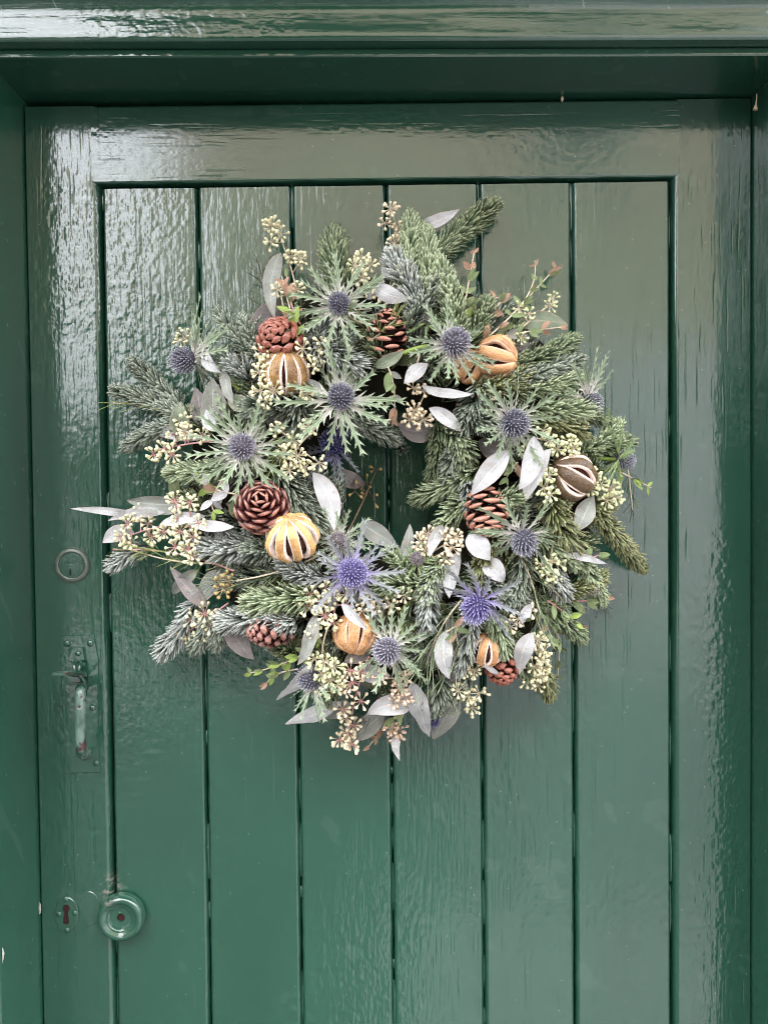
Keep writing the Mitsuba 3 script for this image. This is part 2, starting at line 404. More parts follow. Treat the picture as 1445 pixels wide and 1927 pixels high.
PX = EYE_D / 1418
ck = put('lock_cylinder', onto(lathe([(0.0200, 0.0), (0.0198, 0.0025), (0.0185, 0.0040), (0.0160, 0.0046), (0.0152, 0.0042), (0.0150, 0.0030), (0.0001, 0.0030)], 48), at(137, 1063)), 'old_metal', d, smooth=30, label='round rim lock cylinder with keyhole')
put('face', onto(lathe([(0.0147, 0.0), (0.0147, 0.0036), (0.0143, 0.0040), (0.0001, 0.0040)], 48), at(137, 1063)), 'paint_iron', ck, smooth=30)
put('plug', onto(lathe([(0.0066, 0.0), (0.0064, 0.0046), (0.0058, 0.0049), (0.0001, 0.0049)], 28), at(136, 1072)), 'paint_iron', ck, smooth=30)
put('key_slot', plate([(134.5, 1071), (136, 1070), (137.5, 1072), (137, 1075), (138.5, 1078), (137, 1082), (134.5, 1081), (135, 1077), (133.5, 1075)], 0.0049, 0.0052, 0.0001), 'gap_dark', ck)

lp = put('latch_plate', plate([(115, 1196), (178, 1194), (180, 1208), (186, 1240), (186, 1400), (190, 1450), (188, 1453), (128, 1455), (125, 1440), (118, 1300)], 0.0, 0.0020), 'paint_iron', d, smooth=25, label='long iron latch plate thick with paint')
for sx, sy, sr in ((126, 1211, 6.5), (170, 1211, 6.5), (174, 1332, 6), (181, 1436, 6)):
    put('screw', onto(dome(sr * PX, 0.0026), at(sx, sy, 0.0019)), 'paint_iron', lp, smooth=True)
put('keeper', plate([(138, 1215), (160, 1216), (164, 1240), (159, 1243), (150, 1246), (134, 1243), (132, 1239)], 0.0018, 0.0058, 0.0010), 'paint_iron', lp, smooth=25)
put('rivet', onto(dome(5.5 * PX, 0.0024), at(147, 1230, 0.0057)), 'paint_iron', lp, smooth=True)
tl = put('thumb_latch', cat([tube(bez([at(143, 1244, 0.005), at(140, 1256, 0.012), at(143, 1268, 0.012)], 8), [0.0022] * 8, 8), tube(bez([at(152, 1244, 0.005), at(150, 1256, 0.013), at(147, 1268, 0.013)], 8), [0.0022] * 8, 8),
                              tube(bez([at(150, 1270, 0.010), at(158, 1285, 0.006), at(160, 1300, 0.003)], 8), [0.003] * 8, 8)]), 'paint_iron', d, smooth=True, label='thumb latch lever worn pale along its edge')
bl = []
for k, t in enumerate(np.linspace(0, 1, 9)):
    cpt = at(150 + 3 * t, 1271, 0.004 + 0.001 * t) + A([0, -0.060 * t, 0.015 * t + 0.003 * math.sin(3 * t)])
    w, th = 0.0060 + 0.0055 * math.sin(math.pi * (0.15 + 0.75 * t)) * (1 if t < 0.95 else 0.7), 0.0019 * (1 - 0.4 * t)
    bl += [cpt + [-w, 0, -th], cpt + [w, 0, -th], cpt + [w, 0, th], cpt + [-w, 0, th]]
put('blade', (A(bl), np.vstack([grid_faces(9, 4, True), [[32, 33, 34], [32, 34, 35]]])), 'chipped_paint', tl, smooth=40, label='worn thumb piece')
hp = bez([at(153, 1293, 0.001), at(152, 1294, 0.014), at(151, 1297, 0.027), at(151.5, 1306, 0.034), at(152, 1340, 0.036), at(152, 1385, 0.036), at(153, 1408, 0.034), at(155, 1420, 0.026), at(158, 1418, 0.013), at(161, 1416, 0.001)], 60)
hr = 0.0050 + 0.0007 * np.sin(np.linspace(0, np.pi, 60))
hh = put('pull_handle', tube(hp, hr, 16), 'chipped_paint', d, smooth=True, label='D shaped iron pull handle with chipped flaking paint')
put('foot', plate([(144, 1283), (160, 1281), (165, 1287), (164, 1310), (150, 1309)], 0.0018, 0.0046, 0.0010), 'paint_iron', hh, smooth=25)
put('foot', onto(lathe([(0.0085, 0), (0.0080, 0.0026), (0.0040, 0.0040), (0.0001, 0.0040)], 20), at(160, 1417, 0.0018)), 'paint_iron', hh, smooth=30)

ke = put('key_plate', plate(disc_px(126.5, 1721, 22, 33), 0.0, 0.0020), 'paint_iron', d, smooth=25, label='oval keyhole plate with rusty keyhole')
put('keyhole', plate([(119, 1707), (121, 1703), (126, 1701), (131, 1703), (133, 1708), (131, 1713), (129.5, 1716), (131.5, 1736), (127, 1739), (120, 1736), (122, 1716), (119.5, 1712)], 0.0020, 0.0023, 0.0001), 'rust_dark', ke)
for sx, sy in ((124, 1693), (111, 1721), (141, 1719), (126, 1751)):
    put('screw', onto(dome(5 * PX, 0.0018), at(sx, sy, 0.0019)), 'paint_iron', ke, smooth=True)
put('filled_plate', plate(disc_px(168, 1711, 20, 33), 0.0, 0.0007), 'paint_upright', d, smooth=25, label='old oval plate painted over')
kn = put('round_knob', onto(lathe([(0.0268, 0.0), (0.0268, 0.0050), (0.0262, 0.0085), (0.0245, 0.0112), (0.0222, 0.0124), (0.0196, 0.0118), (0.0172, 0.0098), (0.0156, 0.0090), (0.0148, 0.0092), (0.0140, 0.0078), (0.0100, 0.0070), (0.0048, 0.0068), (0.0044, 0.0040)], 56), at(231, 1722)), 'paint_iron', d, smooth=50, label='round dished pull rose with dark centre hole')
put('hole', onto(lathe([(0.0047, 0.0052), (0.0001, 0.0052)], 20), at(231, 1722)), 'rust_dark', kn)
put('rail_joint', tube([at(185, 202, -0.0002), at(186, 260, -0.0002), at(189, 300, -0.0002), at(190, 340, -0.0002)], 0.0006, 5), 'gap_dark', d)
plain('dried_drip', (0.45, 0.36, 0.26), 0.5, 0.4, 0.2, 300)
put('dried_drip', cat([tube(bez([at(1424, 176, 0.030), at(1423, 190, 0.030), at(1421, 206, 0.030)], 10), 0.0006 + 0.0022 * np.linspace(0, 1, 10) ** 4, 8), tube(bez([at(1057.5, 180, 0.003), at(1057.5, 191, 0.003)], 6), [0.0006, 0.0015, 0.0017, 0.0015, 0.0011, 0.0004], 8)]), 'dried_drip', f, smooth=True, label='pale dried drips of paint at the head of the frame')


# ------------------------------------------------------------------ wreath: materials
def uvmat(name, fn, rough=0.5, spec=0.4, sheen=0.0, thin=0.0):
    if thin:
        b = {'type': 'principledthin', 'base_color': proc(fn), 'roughness': rough, 'diff_trans': thin, 'spec_trans': 0.0}
        scene[name] = b
    else:
        scene[name] = {'type': 'twosided', 'bsdf': {'type': 'principled', 'base_color': proc(fn), 'roughness': rough, 'specular': spec}}
    return name


def leafmat(name, col, rib, edge=(0.45, 0.25, 0.26), edge_amt=0.25):
    def fn(p, n, uv):
        v = dr.abs(uv.y - 0.5) * 2
        vein = dr.abs(dr.sin((uv.x * 13 - v * 3.0) * 3.14159))
        c = mi.Color3f(*col) * (0.74 + 0.50 * fbm(p.x * 75, p.y * 75, p.z * 75, 4))
        c = mix(c, rib, 0.22 * (1 - smoothstep(0.0, 0.25, vein)))
        c = mix(c, edge, edge_amt * smoothstep(0.86, 0.99, v) + edge_amt * 0.8 * smoothstep(0.90, 1.0, uv.x))
        blotch = smoothstep(0.62, 0.74, fbm(p.x * 150, p.y * 150, p.z * 150, 3))
        c = mix(c, (0.33, 0.26, 0.21), 0.35 * blotch)
        return mix(c, rib, 0.75 * (1 - smoothstep(0.025, 0.075, v)))
    return uvmat(name, fn, 0.48, 0.45, thin=0.35)


leafmat('leaf_white', (0.395, 0.402, 0.405), (0.56, 0.56, 0.55))
leafmat('leaf_grey', (0.235, 0.25, 0.225), (0.38, 0.39, 0.36))
leafmat('leaf_green', (0.17, 0.20, 0.145), (0.29, 0.32, 0.24))
leafmat('leaf_olive', (0.085, 0.105, 0.055), (0.16, 0.18, 0.10))
leafmat('leaf_mauve', (0.20, 0.185, 0.18), (0.32, 0.29, 0.31))
leafmat('leaflet_green', (0.17, 0.22, 0.11), (0.25, 0.30, 0.17), edge_amt=0.1)
leafmat('leaflet_lime', (0.24, 0.33, 0.09), (0.33, 0.40, 0.18), edge_amt=0.1)
leafmat('leaflet_dry', (0.31, 0.20, 0.14), (0.38, 0.27, 0.20), edge_amt=0.3)


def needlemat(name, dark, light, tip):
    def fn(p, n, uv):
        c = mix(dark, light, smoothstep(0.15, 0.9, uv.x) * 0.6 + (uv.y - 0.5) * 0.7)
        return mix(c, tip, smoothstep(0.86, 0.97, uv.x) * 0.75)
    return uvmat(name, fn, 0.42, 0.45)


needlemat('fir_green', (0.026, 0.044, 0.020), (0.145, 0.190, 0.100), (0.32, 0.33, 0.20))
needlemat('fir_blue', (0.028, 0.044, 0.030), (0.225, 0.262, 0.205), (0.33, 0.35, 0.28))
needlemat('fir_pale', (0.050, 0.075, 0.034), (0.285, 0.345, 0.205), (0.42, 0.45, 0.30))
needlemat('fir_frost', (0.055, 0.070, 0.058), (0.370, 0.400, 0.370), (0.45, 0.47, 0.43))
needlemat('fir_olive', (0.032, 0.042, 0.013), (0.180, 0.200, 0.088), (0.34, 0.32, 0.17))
needlemat('needle_lime', (0.13, 0.16, 0.045), (0.26, 0.30, 0.10), (0.36, 0.36, 0.15))
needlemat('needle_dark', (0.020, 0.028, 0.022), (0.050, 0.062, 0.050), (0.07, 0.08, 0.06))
plain('twig', (0.13, 0.085, 0.055), 0.8, 0.3, 0.3, 200)
plain('twig_pink', (0.36, 0.19, 0.18), 0.6, 0.4, 0.25, 200)
plain('twig_pale', (0.42, 0.36, 0.26), 0.6, 0.4, 0.2, 200)
plain('stem_green', (0.16, 0.23, 0.045), 0.45, 0.5, 0.2, 120)
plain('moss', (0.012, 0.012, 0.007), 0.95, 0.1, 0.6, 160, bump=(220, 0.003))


def headmat(name, base, mid, tip):
    def fn(p, n, uv):
        c = mix(base, mid, smoothstep(0.1, 0.65, uv.x))
        return mix(c, tip, smoothstep(0.80, 0.95, uv.x) * (0.45 + 0.55 * uv.y))
    return uvmat(name, fn, 0.5, 0.4)


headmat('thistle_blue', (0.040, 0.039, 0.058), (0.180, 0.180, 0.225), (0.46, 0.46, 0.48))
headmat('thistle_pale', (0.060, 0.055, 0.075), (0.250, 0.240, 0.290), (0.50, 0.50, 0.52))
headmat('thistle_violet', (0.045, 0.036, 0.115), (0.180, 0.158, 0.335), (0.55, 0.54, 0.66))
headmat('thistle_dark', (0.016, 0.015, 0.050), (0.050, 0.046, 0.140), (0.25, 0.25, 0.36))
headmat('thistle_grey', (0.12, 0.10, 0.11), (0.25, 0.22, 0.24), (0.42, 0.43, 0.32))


def bractmat(name, root, blade, rib):
    def fn(p, n, uv):
        v = dr.abs(uv.y - 0.5) * 2
        c = mi.Color3f(*blade) * (0.8 + 0.4 * fbm(p.x * 140, p.y * 140, p.z * 140, 2))
        c = mix(c, root, 1 - smoothstep(0.12, 0.50, uv.x))
        c = mix(c, rib, smoothstep(0.55, 1.0, v) * 0.45)
        return mix(c, rib, 0.8 * (1 - smoothstep(0.05, 0.16, v)))
    return uvmat(name, fn, 0.5, 0.4, thin=0.3)


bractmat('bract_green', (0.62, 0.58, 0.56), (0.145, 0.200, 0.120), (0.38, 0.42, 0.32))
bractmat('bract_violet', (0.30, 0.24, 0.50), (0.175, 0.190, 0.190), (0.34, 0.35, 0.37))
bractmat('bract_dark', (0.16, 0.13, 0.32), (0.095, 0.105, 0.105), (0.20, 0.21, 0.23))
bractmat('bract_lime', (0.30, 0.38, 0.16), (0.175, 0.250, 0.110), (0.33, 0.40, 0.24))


def conemat(name, body, tipc, k0=0.85):
    def fn(p, n, uv):
        k = smoothstep(k0, k0 + 0.09, uv.x)
        c = mix(body, tipc, k * (0.65 + 0.35 * noise(p.x * 900, p.y * 900, p.z * 900)))
        return c * (0.75 + 0.5 * fbm(p.x * 500, p.y * 500, p.z * 500, 2))
    return uvmat(name, fn, 0.38, 0.5)


conemat('cone_red', (0.045, 0.010, 0.008), (0.360, 0.150, 0.105), 0.91)
conemat('cone_tipped', (0.038, 0.010, 0.009), (0.400, 0.185, 0.130), 0.83)
conemat('cone_brown', (0.030, 0.009, 0.008), (0.240, 0.080, 0.052), 0.66)
conemat('cone_dusty', (0.055, 0.020, 0.018), (0.290, 0.140, 0.110))


def peelmat(name, col, dust):
    def fn(p, n, uv):
        c = mi.Color3f(*col) * (0.70 + 0.6 * fbm(p.x * 120, p.y * 120, p.z * 120, 3))
        c = mix(c, mi.Color3f(*col) * mi.Color3f(0.42, 0.34, 0.26), 0.75 * smoothstep(0.52, 0.72, fbm(p.x * 75 + 9, p.y * 75, p.z * 75, 3)))
        first, _, which = voronoi(uv.x * 44, uv.y * 150)
        c = mix(c, dust, 0.8 * (1 - smoothstep(0.12, 0.24, first)) * smoothstep(0.55, 0.62, which))
        return mix(c, dust, 0.6 * smoothstep(0.82, 1.0, dr.abs(uv.x - 0.5) * 2))

    def hgt(p, n, uv):
        return fbm(p.x * 700, p.y * 700, p.z * 520, 2)
    scene[name] = {'type': 'twosided', 'bsdf': {'type': 'bumpmap', 'arbitrary': proc(hgt, 3e-4), 'scale': 0.0010, 'bsdf': {'type': 'principled', 'base_color': proc(fn), 'roughness': 0.45, 'specular': 0.5}}}


peelmat('peel_orange', (0.47, 0.265, 0.100), (0.56, 0.44, 0.28))
peelmat('peel_tan', (0.43, 0.22, 0.095), (0.52, 0.38, 0.25))
peelmat('peel_brown', (0.195, 0.105, 0.032), (0.48, 0.36, 0.22))
peelmat('peel_dark', (0.062, 0.034, 0.014), (0.34, 0.26, 0.17))
plain('pith', (0.66, 0.54, 0.48), 0.8, 0.2, 0.15, 250)
plain('pith_tan', (0.52, 0.33, 0.22), 0.8, 0.2, 0.2, 250)
plain('dried_flesh', (0.055, 0.020, 0.014), 0.8, 0.2, 0.5, 250)


def budmat(name, col, dark):
    def fn(p, n, uv):
        c = mix(dark, col, smoothstep(0.05, 0.45, uv.x) * (0.75 + 0.25 * uv.y))
        return mix(c, dark, 0.5 * smoothstep(0.955, 0.995, uv.x))
    return uvmat(name, fn, 0.5, 0.4)


budmat('bud_yellow', (0.60, 0.565, 0.36), (0.44, 0.43, 0.30))
budmat('bud_cream', (0.62, 0.54, 0.38), (0.50, 0.41, 0.31))
budmat('bud_lime', (0.53, 0.54, 0.31), (0.42, 0.43, 0.29))
budmat('bud_pink', (0.56, 0.43, 0.32), (0.44, 0.32, 0.25))
budmat('bud_ochre', (0.33, 0.24, 0.10), (0.22, 0.15, 0.07))

# ------------------------------------------------------------------ wreath: builders
W = thing('wreath', label='round festive wreath of fir, eucalyptus, sea holly, cones and dried oranges on the green door', cat='wreath')
MID = A([737.0, 905.0])


def hs(x, y):
    """How far the body of the wreath stands out from the door at this place."""
    r = math.hypot(x - MID[0], y - MID[1])
    return 0.022 + 0.066 * math.sqrt(max(0.0, 1 - ((r - 262) / 205.0) ** 2))


def P(x, y, dh=0.0, k=1.0):
    return at(x, y, max(0.006, hs(x, y) * k + dh))


M = 0.00057        # metres per pixel at the wreath


def blade_mesh(path, half, roll=0.0, cup=0.0, nv=7, side_noise=0.0, seed=0):
    """A leaf blade: path (n, 3), half widths (n), rolled about its own line, cupped across."""
    n = len(path)
    t, s, u = frame(path)
    roll = np.broadcast_to(roll, (n,))[:, None]
    s, u = np.cos(roll) * s + np.sin(roll) * u, np.cos(roll) * u - np.sin(roll) * s
    a = np.linspace(-1, 1, nv)
    v = path[:, None] + a[None, :, None] * half[:, None, None] * s[:, None] + (cup * (np.abs(a) ** 1.5))[None, :, None] * half[:, None, None] * u[:, None]
    if side_noise:
        w = meshkit.fbm(v * 60 + seed, 2, seed)[..., None] - 0.5
        v = v + w * u[:, None] * side_noise
    uv = np.stack(np.broadcast_arrays(np.linspace(0, 1, n)[:, None], (a[None] + 1) / 2), -1).reshape(-1, 2)
    return v.reshape(-1, 3), grid_faces(n, nv), uv


def leaf(b, t, w, mat='leaf_white', dh=0.004, dh2=None, bow=0.0, roll=None, blunt=0.0, parent=None, name='leaf', label=None):
    """One leaf from pixel b to pixel t, w pixels wide, bowed sideways by bow pixels."""
    b, t = A(b, float), A(t, float)
    side = A([-(t - b)[1], (t - b)[0]]) / max(np.linalg.norm(t - b), 1)
    m = (b + t) / 2 + side * bow
    dh2 = dh + 0.006 if dh2 is None else dh2
    p = bez([P(*b, dh), P(*m, (dh + dh2) / 2 + rng.uniform(0.001, 0.007)), P(*t, dh2)], 18)
    s = np.linspace(0, 1, 18)
    half = np.sin(np.pi * np.clip(s, 0, 1) ** rng.uniform(0.72, 0.95)) ** (0.85 - 0.3 * blunt)
    half[0], half[-1] = 0.06, 0.02 + 0.25 * blunt
    roll = rng.uniform(-0.5, 0.5) if roll is None else roll
    v, f, uv = blade_mesh(p, half * w * M / 2 / max(0.5, math.cos(roll)), roll + rng.uniform(-0.25, 0.25) * (s - 0.5), rng.uniform(-0.10, 0.42), side_noise=0.007, seed=int(b[0]) % 50)
    tags = {'label': label} if label else {}
    return put(name, (v, f), mat, parent or W, smooth=True, uv=uv, **tags)


def many(points, dirs, ups, length, width, thick, curve, curve_dir, taper=(0.55, 1.0, 0.92), ts=(0.0, 0.45, 0.86)):
    """n small blunt needles as one mesh; each four-sided with a pointed end."""
    n = len(points)
    s = unit(np.cross(dirs, ups)); u = np.cross(s, dirs)
    L, Wd, Tk = (np.broadcast_to(x, (n,))[:, None] for x in (length, width, thick))
    rings = []
    for t, tp in zip(ts, taper):
        c = points + dirs * L * t + curve_dir * L * curve * t * t
        rings += [c + s * Wd * tp / 2, c + u * Tk * tp / 2, c - s * Wd * tp / 2, c - u * Tk * tp / 2]
    rings.append(points + dirs * L + curve_dir * L * curve)
    v = np.stack(rings, 1)
    m, k = v.shape[1], len(ts)
    one = []
    for r in range(k - 1):
        for q_ in range(4):
            a, b = r * 4 + q_, r * 4 + (q_ + 1) % 4
            one += [[a, b, b + 4], [a, b + 4, a + 4]]
    one += [[(k - 1) * 4 + q_, (k - 1) * 4 + (q_ + 1) % 4, m - 1] for q_ in range(4)]
    f = (np.arange(n)[:, None, None] * m + A(one)[None]).reshape(-1, 3)
    uv = np.stack(np.broadcast_arrays(np.r_[np.repeat(ts, 4), 1.0][None], rng.uniform(0, 1, n)[:, None]), -1).reshape(-1, 2)
    return v.reshape(-1, 3), f, uv


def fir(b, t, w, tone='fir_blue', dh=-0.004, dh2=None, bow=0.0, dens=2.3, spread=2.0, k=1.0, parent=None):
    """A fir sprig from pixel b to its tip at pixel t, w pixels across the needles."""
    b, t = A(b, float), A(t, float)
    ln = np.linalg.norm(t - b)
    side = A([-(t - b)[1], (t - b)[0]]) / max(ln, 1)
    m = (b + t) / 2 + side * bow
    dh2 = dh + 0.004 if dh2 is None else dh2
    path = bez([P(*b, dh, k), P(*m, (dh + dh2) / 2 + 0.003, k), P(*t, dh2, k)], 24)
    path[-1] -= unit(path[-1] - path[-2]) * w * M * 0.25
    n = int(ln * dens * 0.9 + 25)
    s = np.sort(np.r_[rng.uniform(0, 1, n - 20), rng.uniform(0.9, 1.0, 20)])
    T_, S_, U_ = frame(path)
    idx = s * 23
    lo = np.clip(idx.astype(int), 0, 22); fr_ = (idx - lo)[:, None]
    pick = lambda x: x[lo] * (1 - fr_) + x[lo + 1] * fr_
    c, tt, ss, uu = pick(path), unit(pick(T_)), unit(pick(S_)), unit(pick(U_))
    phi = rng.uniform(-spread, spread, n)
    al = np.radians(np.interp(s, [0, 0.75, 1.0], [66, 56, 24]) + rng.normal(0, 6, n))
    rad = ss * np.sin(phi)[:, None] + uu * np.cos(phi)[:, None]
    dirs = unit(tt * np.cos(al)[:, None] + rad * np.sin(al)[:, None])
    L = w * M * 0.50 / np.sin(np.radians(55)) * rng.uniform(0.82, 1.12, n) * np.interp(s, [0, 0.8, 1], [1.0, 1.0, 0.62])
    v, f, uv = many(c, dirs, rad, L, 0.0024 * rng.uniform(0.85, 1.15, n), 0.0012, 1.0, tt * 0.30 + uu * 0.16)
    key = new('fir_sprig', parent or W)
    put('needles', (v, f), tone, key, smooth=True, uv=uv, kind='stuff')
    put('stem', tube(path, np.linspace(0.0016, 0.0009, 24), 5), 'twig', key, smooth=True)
    return key


def pine(b, t, ln, tone='needle_lime', n=44, dh=0.004, bow=0.0, al=(48, 25), stem='twig_pale', wd=0.0009, k=1.0):
    """A thin sprig with sparse long needles."""
    b, t = A(b, float), A(t, float)
    side = A([-(t - b)[1], (t - b)[0]]) / max(np.linalg.norm(t - b), 1)
    path = bez([P(*b, dh - 0.004, k), P(*((b + t) / 2 + side * bow), dh + 0.004, k), P(*t, dh + 0.004, k)], 20)
    T_, S_, U_ = frame(path)
    i = rng.integers(1, 20, n); s = i / 19
    phi = rng.uniform(-np.pi, np.pi, n)
    a = np.radians(np.interp(s, [0, 1], al) + rng.normal(0, 9, n))
    rad = S_[i] * np.sin(phi)[:, None] + U_[i] * np.cos(phi)[:, None]
    dirs = unit(T_[i] * np.cos(a)[:, None] + rad * np.sin(a)[:, None])
    v, f, uv = many(path[i] + T_[i] * rng.uniform(-0.003, 0.003, n)[:, None], dirs, rad, ln * M * rng.uniform(0.6, 1.1, n), wd, wd * 0.8, 1.0, rng.normal(0, 0.10, (n, 3)))
    key = new('needle_sprig', W)
    put('needles', (v, f), tone, key, smooth=True, uv=uv, kind='stuff')
    put('stem', tube(path, np.linspace(0.0011, 0.0006, 20), 5), stem, key, smooth=True)


def basis(axis):
    a = unit(A(axis, float))
    x = unit(np.cross(a, [0.2, 0.1, 1.0] if abs(a[2]) < 0.9 else [1.0, 0, 0]))
    return x, np.cross(a, x), a


def thistle(c, r, axis, bl, head='thistle_blue', bract='bract_green', nb=17, dh=0.012, el=16, stem=None, label=None, long=1.25, arc=None):
    """Sea holly: c = pixel of the head's middle, r = its radius in pixels, axis = where it looks (right, towards the viewer, up), bl = bract length in pixels."""
    x, y, a = basis((axis[0], -axis[1], axis[2]))
    R = r * M * 0.92
    mid = P(c[0], c[1], dh + 0.012)
    base = mid - a * R * 0.62
    key = new('thistle', W)
    tag(key, label)
    n = 150
    i = np.arange(n) + 0.5
    th = np.arccos(1 - i / n * 1.45)
    ph = i * 2.39996
    dirs = unit(x * (np.sin(th) * np.cos(ph))[:, None] + y * (np.sin(th) * np.sin(ph))[:, None] + a * (np.cos(th))[:, None])
    ell = 1 + (long - 1) * np.clip(np.cos(th), 0, 1)
    pts = mid + dirs * (R * 0.60 * ell)[:, None] - a * R * 0.05
    dd = unit(dirs + a * 0.25 + rng.normal(0, 0.06, (n, 3)))
    v, f, uv = many(pts, dd, np.broadcast_to(a, dd.shape) + 0.01, R * rng.uniform(0.42, 0.56, n) * ell, R * 0.15, R * 0.15, 0.12, np.broadcast_to(a, dd.shape), taper=(1.0, 0.62, 0.5), ts=(0.0, 0.55, 0.93))
    core = trimesh.creation.icosphere(2, R * 0.74)
    cv = np.array(core.vertices); h = cv @ A([0, 0, 1.0])
    cv = mid + cv[:, :1] * x + cv[:, 1:2] * y + (h * np.where(h > 0, long, 1.0))[:, None] * a - a * R * 0.05
    put('head', (np.vstack([cv, v]), np.vstack([np.array(core.faces), f + len(cv)])), head, key, smooth=True, uv=np.vstack([np.zeros((len(cv), 2)), uv]))
    tot = nb + int(nb * 0.9)
    for j in range(tot):
        big = j < nb
        psi = (j + rng.uniform(-0.3, 0.3)) / nb * 2 * np.pi + (0 if big else 0.2)
        if arc and math.cos(psi - arc[0]) < arc[1]:
            continue
        e = math.radians(el + rng.normal(0, 14) + (0 if big else 16))
        rd = x * math.cos(psi) + y * math.sin(psi)
        dv = rd * math.cos(e) + a * math.sin(e)
        L = bl * M * (rng.uniform(0.78, 1.08) if big else rng.uniform(0.34, 0.55))
        p0 = base + rd * R * 0.45
        nst = 13
        s = np.linspace(0, 1, nst)
        sway = np.cross(dv, a) * rng.normal(0, 0.10)
        path = p0 + dv * (L * s)[:, None] + (sway - a * rng.uniform(-0.10, 0.22)) * (L * s * s)[:, None]
        t = unit(np.gradient(path, axis=0)); sd = unit(np.cross(t, a)); nm = np.cross(sd, t)
        tw = rng.normal(0, 0.35)
        sd, nm = sd * math.cos(tw) + nm * math.sin(tw), nm * math.cos(tw) - sd * math.sin(tw)
        half = L * rng.uniform(0.75, 1.15) * (0.036 if big else 0.033) * (0.30 + 1.0 * np.sin(np.pi * np.clip(s * 0.9 + 0.08, 0, 1)) ** 1.1) * np.interp(s, [0, 0.85, 1], [1, 0.8, 0.03])
        half = np.maximum(half, 0.00035 * (1 - s))
        cols = []
        for q_, lift in ((-1, 0.35), (-0.12, 0), (0.12, 0), (1, 0.35)):
            cols.append(path + sd * (half * q_)[:, None] + nm * (half * lift)[:, None])
        vv = np.stack(cols, 1).reshape(-1, 3)
        ff = grid_faces(nst, 4)
        uvv = np.stack(np.broadcast_arrays(s[:, None], A([0.0, 0.46, 0.54, 1.0])[None]), -1).reshape(-1, 2)
        tv, tf, tu = [], [], []
        for k_ in range(3, nst - 1, 2 if big else 3):
            for q_, ci in ((-1, 0), (1, 3)):
                i0, i1 = (k_ - 1) * 4 + ci, k_ * 4 + ci
                apex = vv[i1] + (sd[k_] * q_ * 0.75 + t[k_] * 0.8 + nm[k_] * 0.2) * L * (0.105 if big else 0.08) * rng.uniform(0.7, 1.4) * (1.1 - 0.4 * s[k_])
                tv.append(apex); tu.append([s[k_], 0.0 if q_ < 0 else 1.0])
                tf.append([i0, i1, len(vv) + len(tv) - 1])
        put('bract', (np.vstack([vv, tv]), np.vstack([ff, tf])), bract, key, smooth=True, uv=np.vstack([uvv, tu]))
    if stem:
        put('stem', tube(bez([base + a * R * 0.2] + [P(*q_) for q_ in stem], 16), 0.0022, 8), 'stem_green', key, smooth=True)
    return key


def scale_mesh(thin):
    """One cone scale: grows along +x, faces +z, unit size."""
    st = [(0.0, 0.18, 0.08), (0.35, 0.32, 0.07), (0.62, 0.50, 0.08), (0.80, 0.56, 0.12), (0.92, 0.50, 0.15), (0.99, 0.32, 0.11), (1.02, 0.08, 0.04)] if thin < 1.5 else [(0.0, 0.16, 0.10), (0.4, 0.22, 0.09), (0.64, 0.33, 0.10), (0.80, 0.47, 0.13), (0.91, 0.36, 0.15), (0.98, 0.18, 0.09), (1.02, 0.04, 0.03)]
    v, uv = [], []
    for l, w, th in st:
        th = th * thin
        for k_ in range(10):
            g = (k_ if thin < 1.3 else round(k_ * 0.6) / 0.6) / 10 * 2 * np.pi
            keel = 0.06 * thin * (l > 0.75) * max(0, math.sin(g)) ** 4
            v.append([l, w * math.cos(g), th * math.sin(g) + keel + 0.10 * l * l]); uv.append([l / 1.02, k_ / 10])
    n = len(v)
    v.append([1.02, 0, 0.10]); uv.append([1, 0])
    f = np.vstack([grid_faces(len(st), 10, True)[:, ::-1], [[n - 10 + (k_ + 1) % 10, n, n - 10 + k_] for k_ in range(10)]])
    return (A(v), f), A(uv)


SCALES = {}
for nm_, th_ in (('thin', 0.9), ('knob', 1.5)):
    m_, u_ = scale_mesh(th_)
    SCALES[nm_] = mikit.ply(m_, 'cone_red', smooth=nm_ == 'thin', uv=u_)


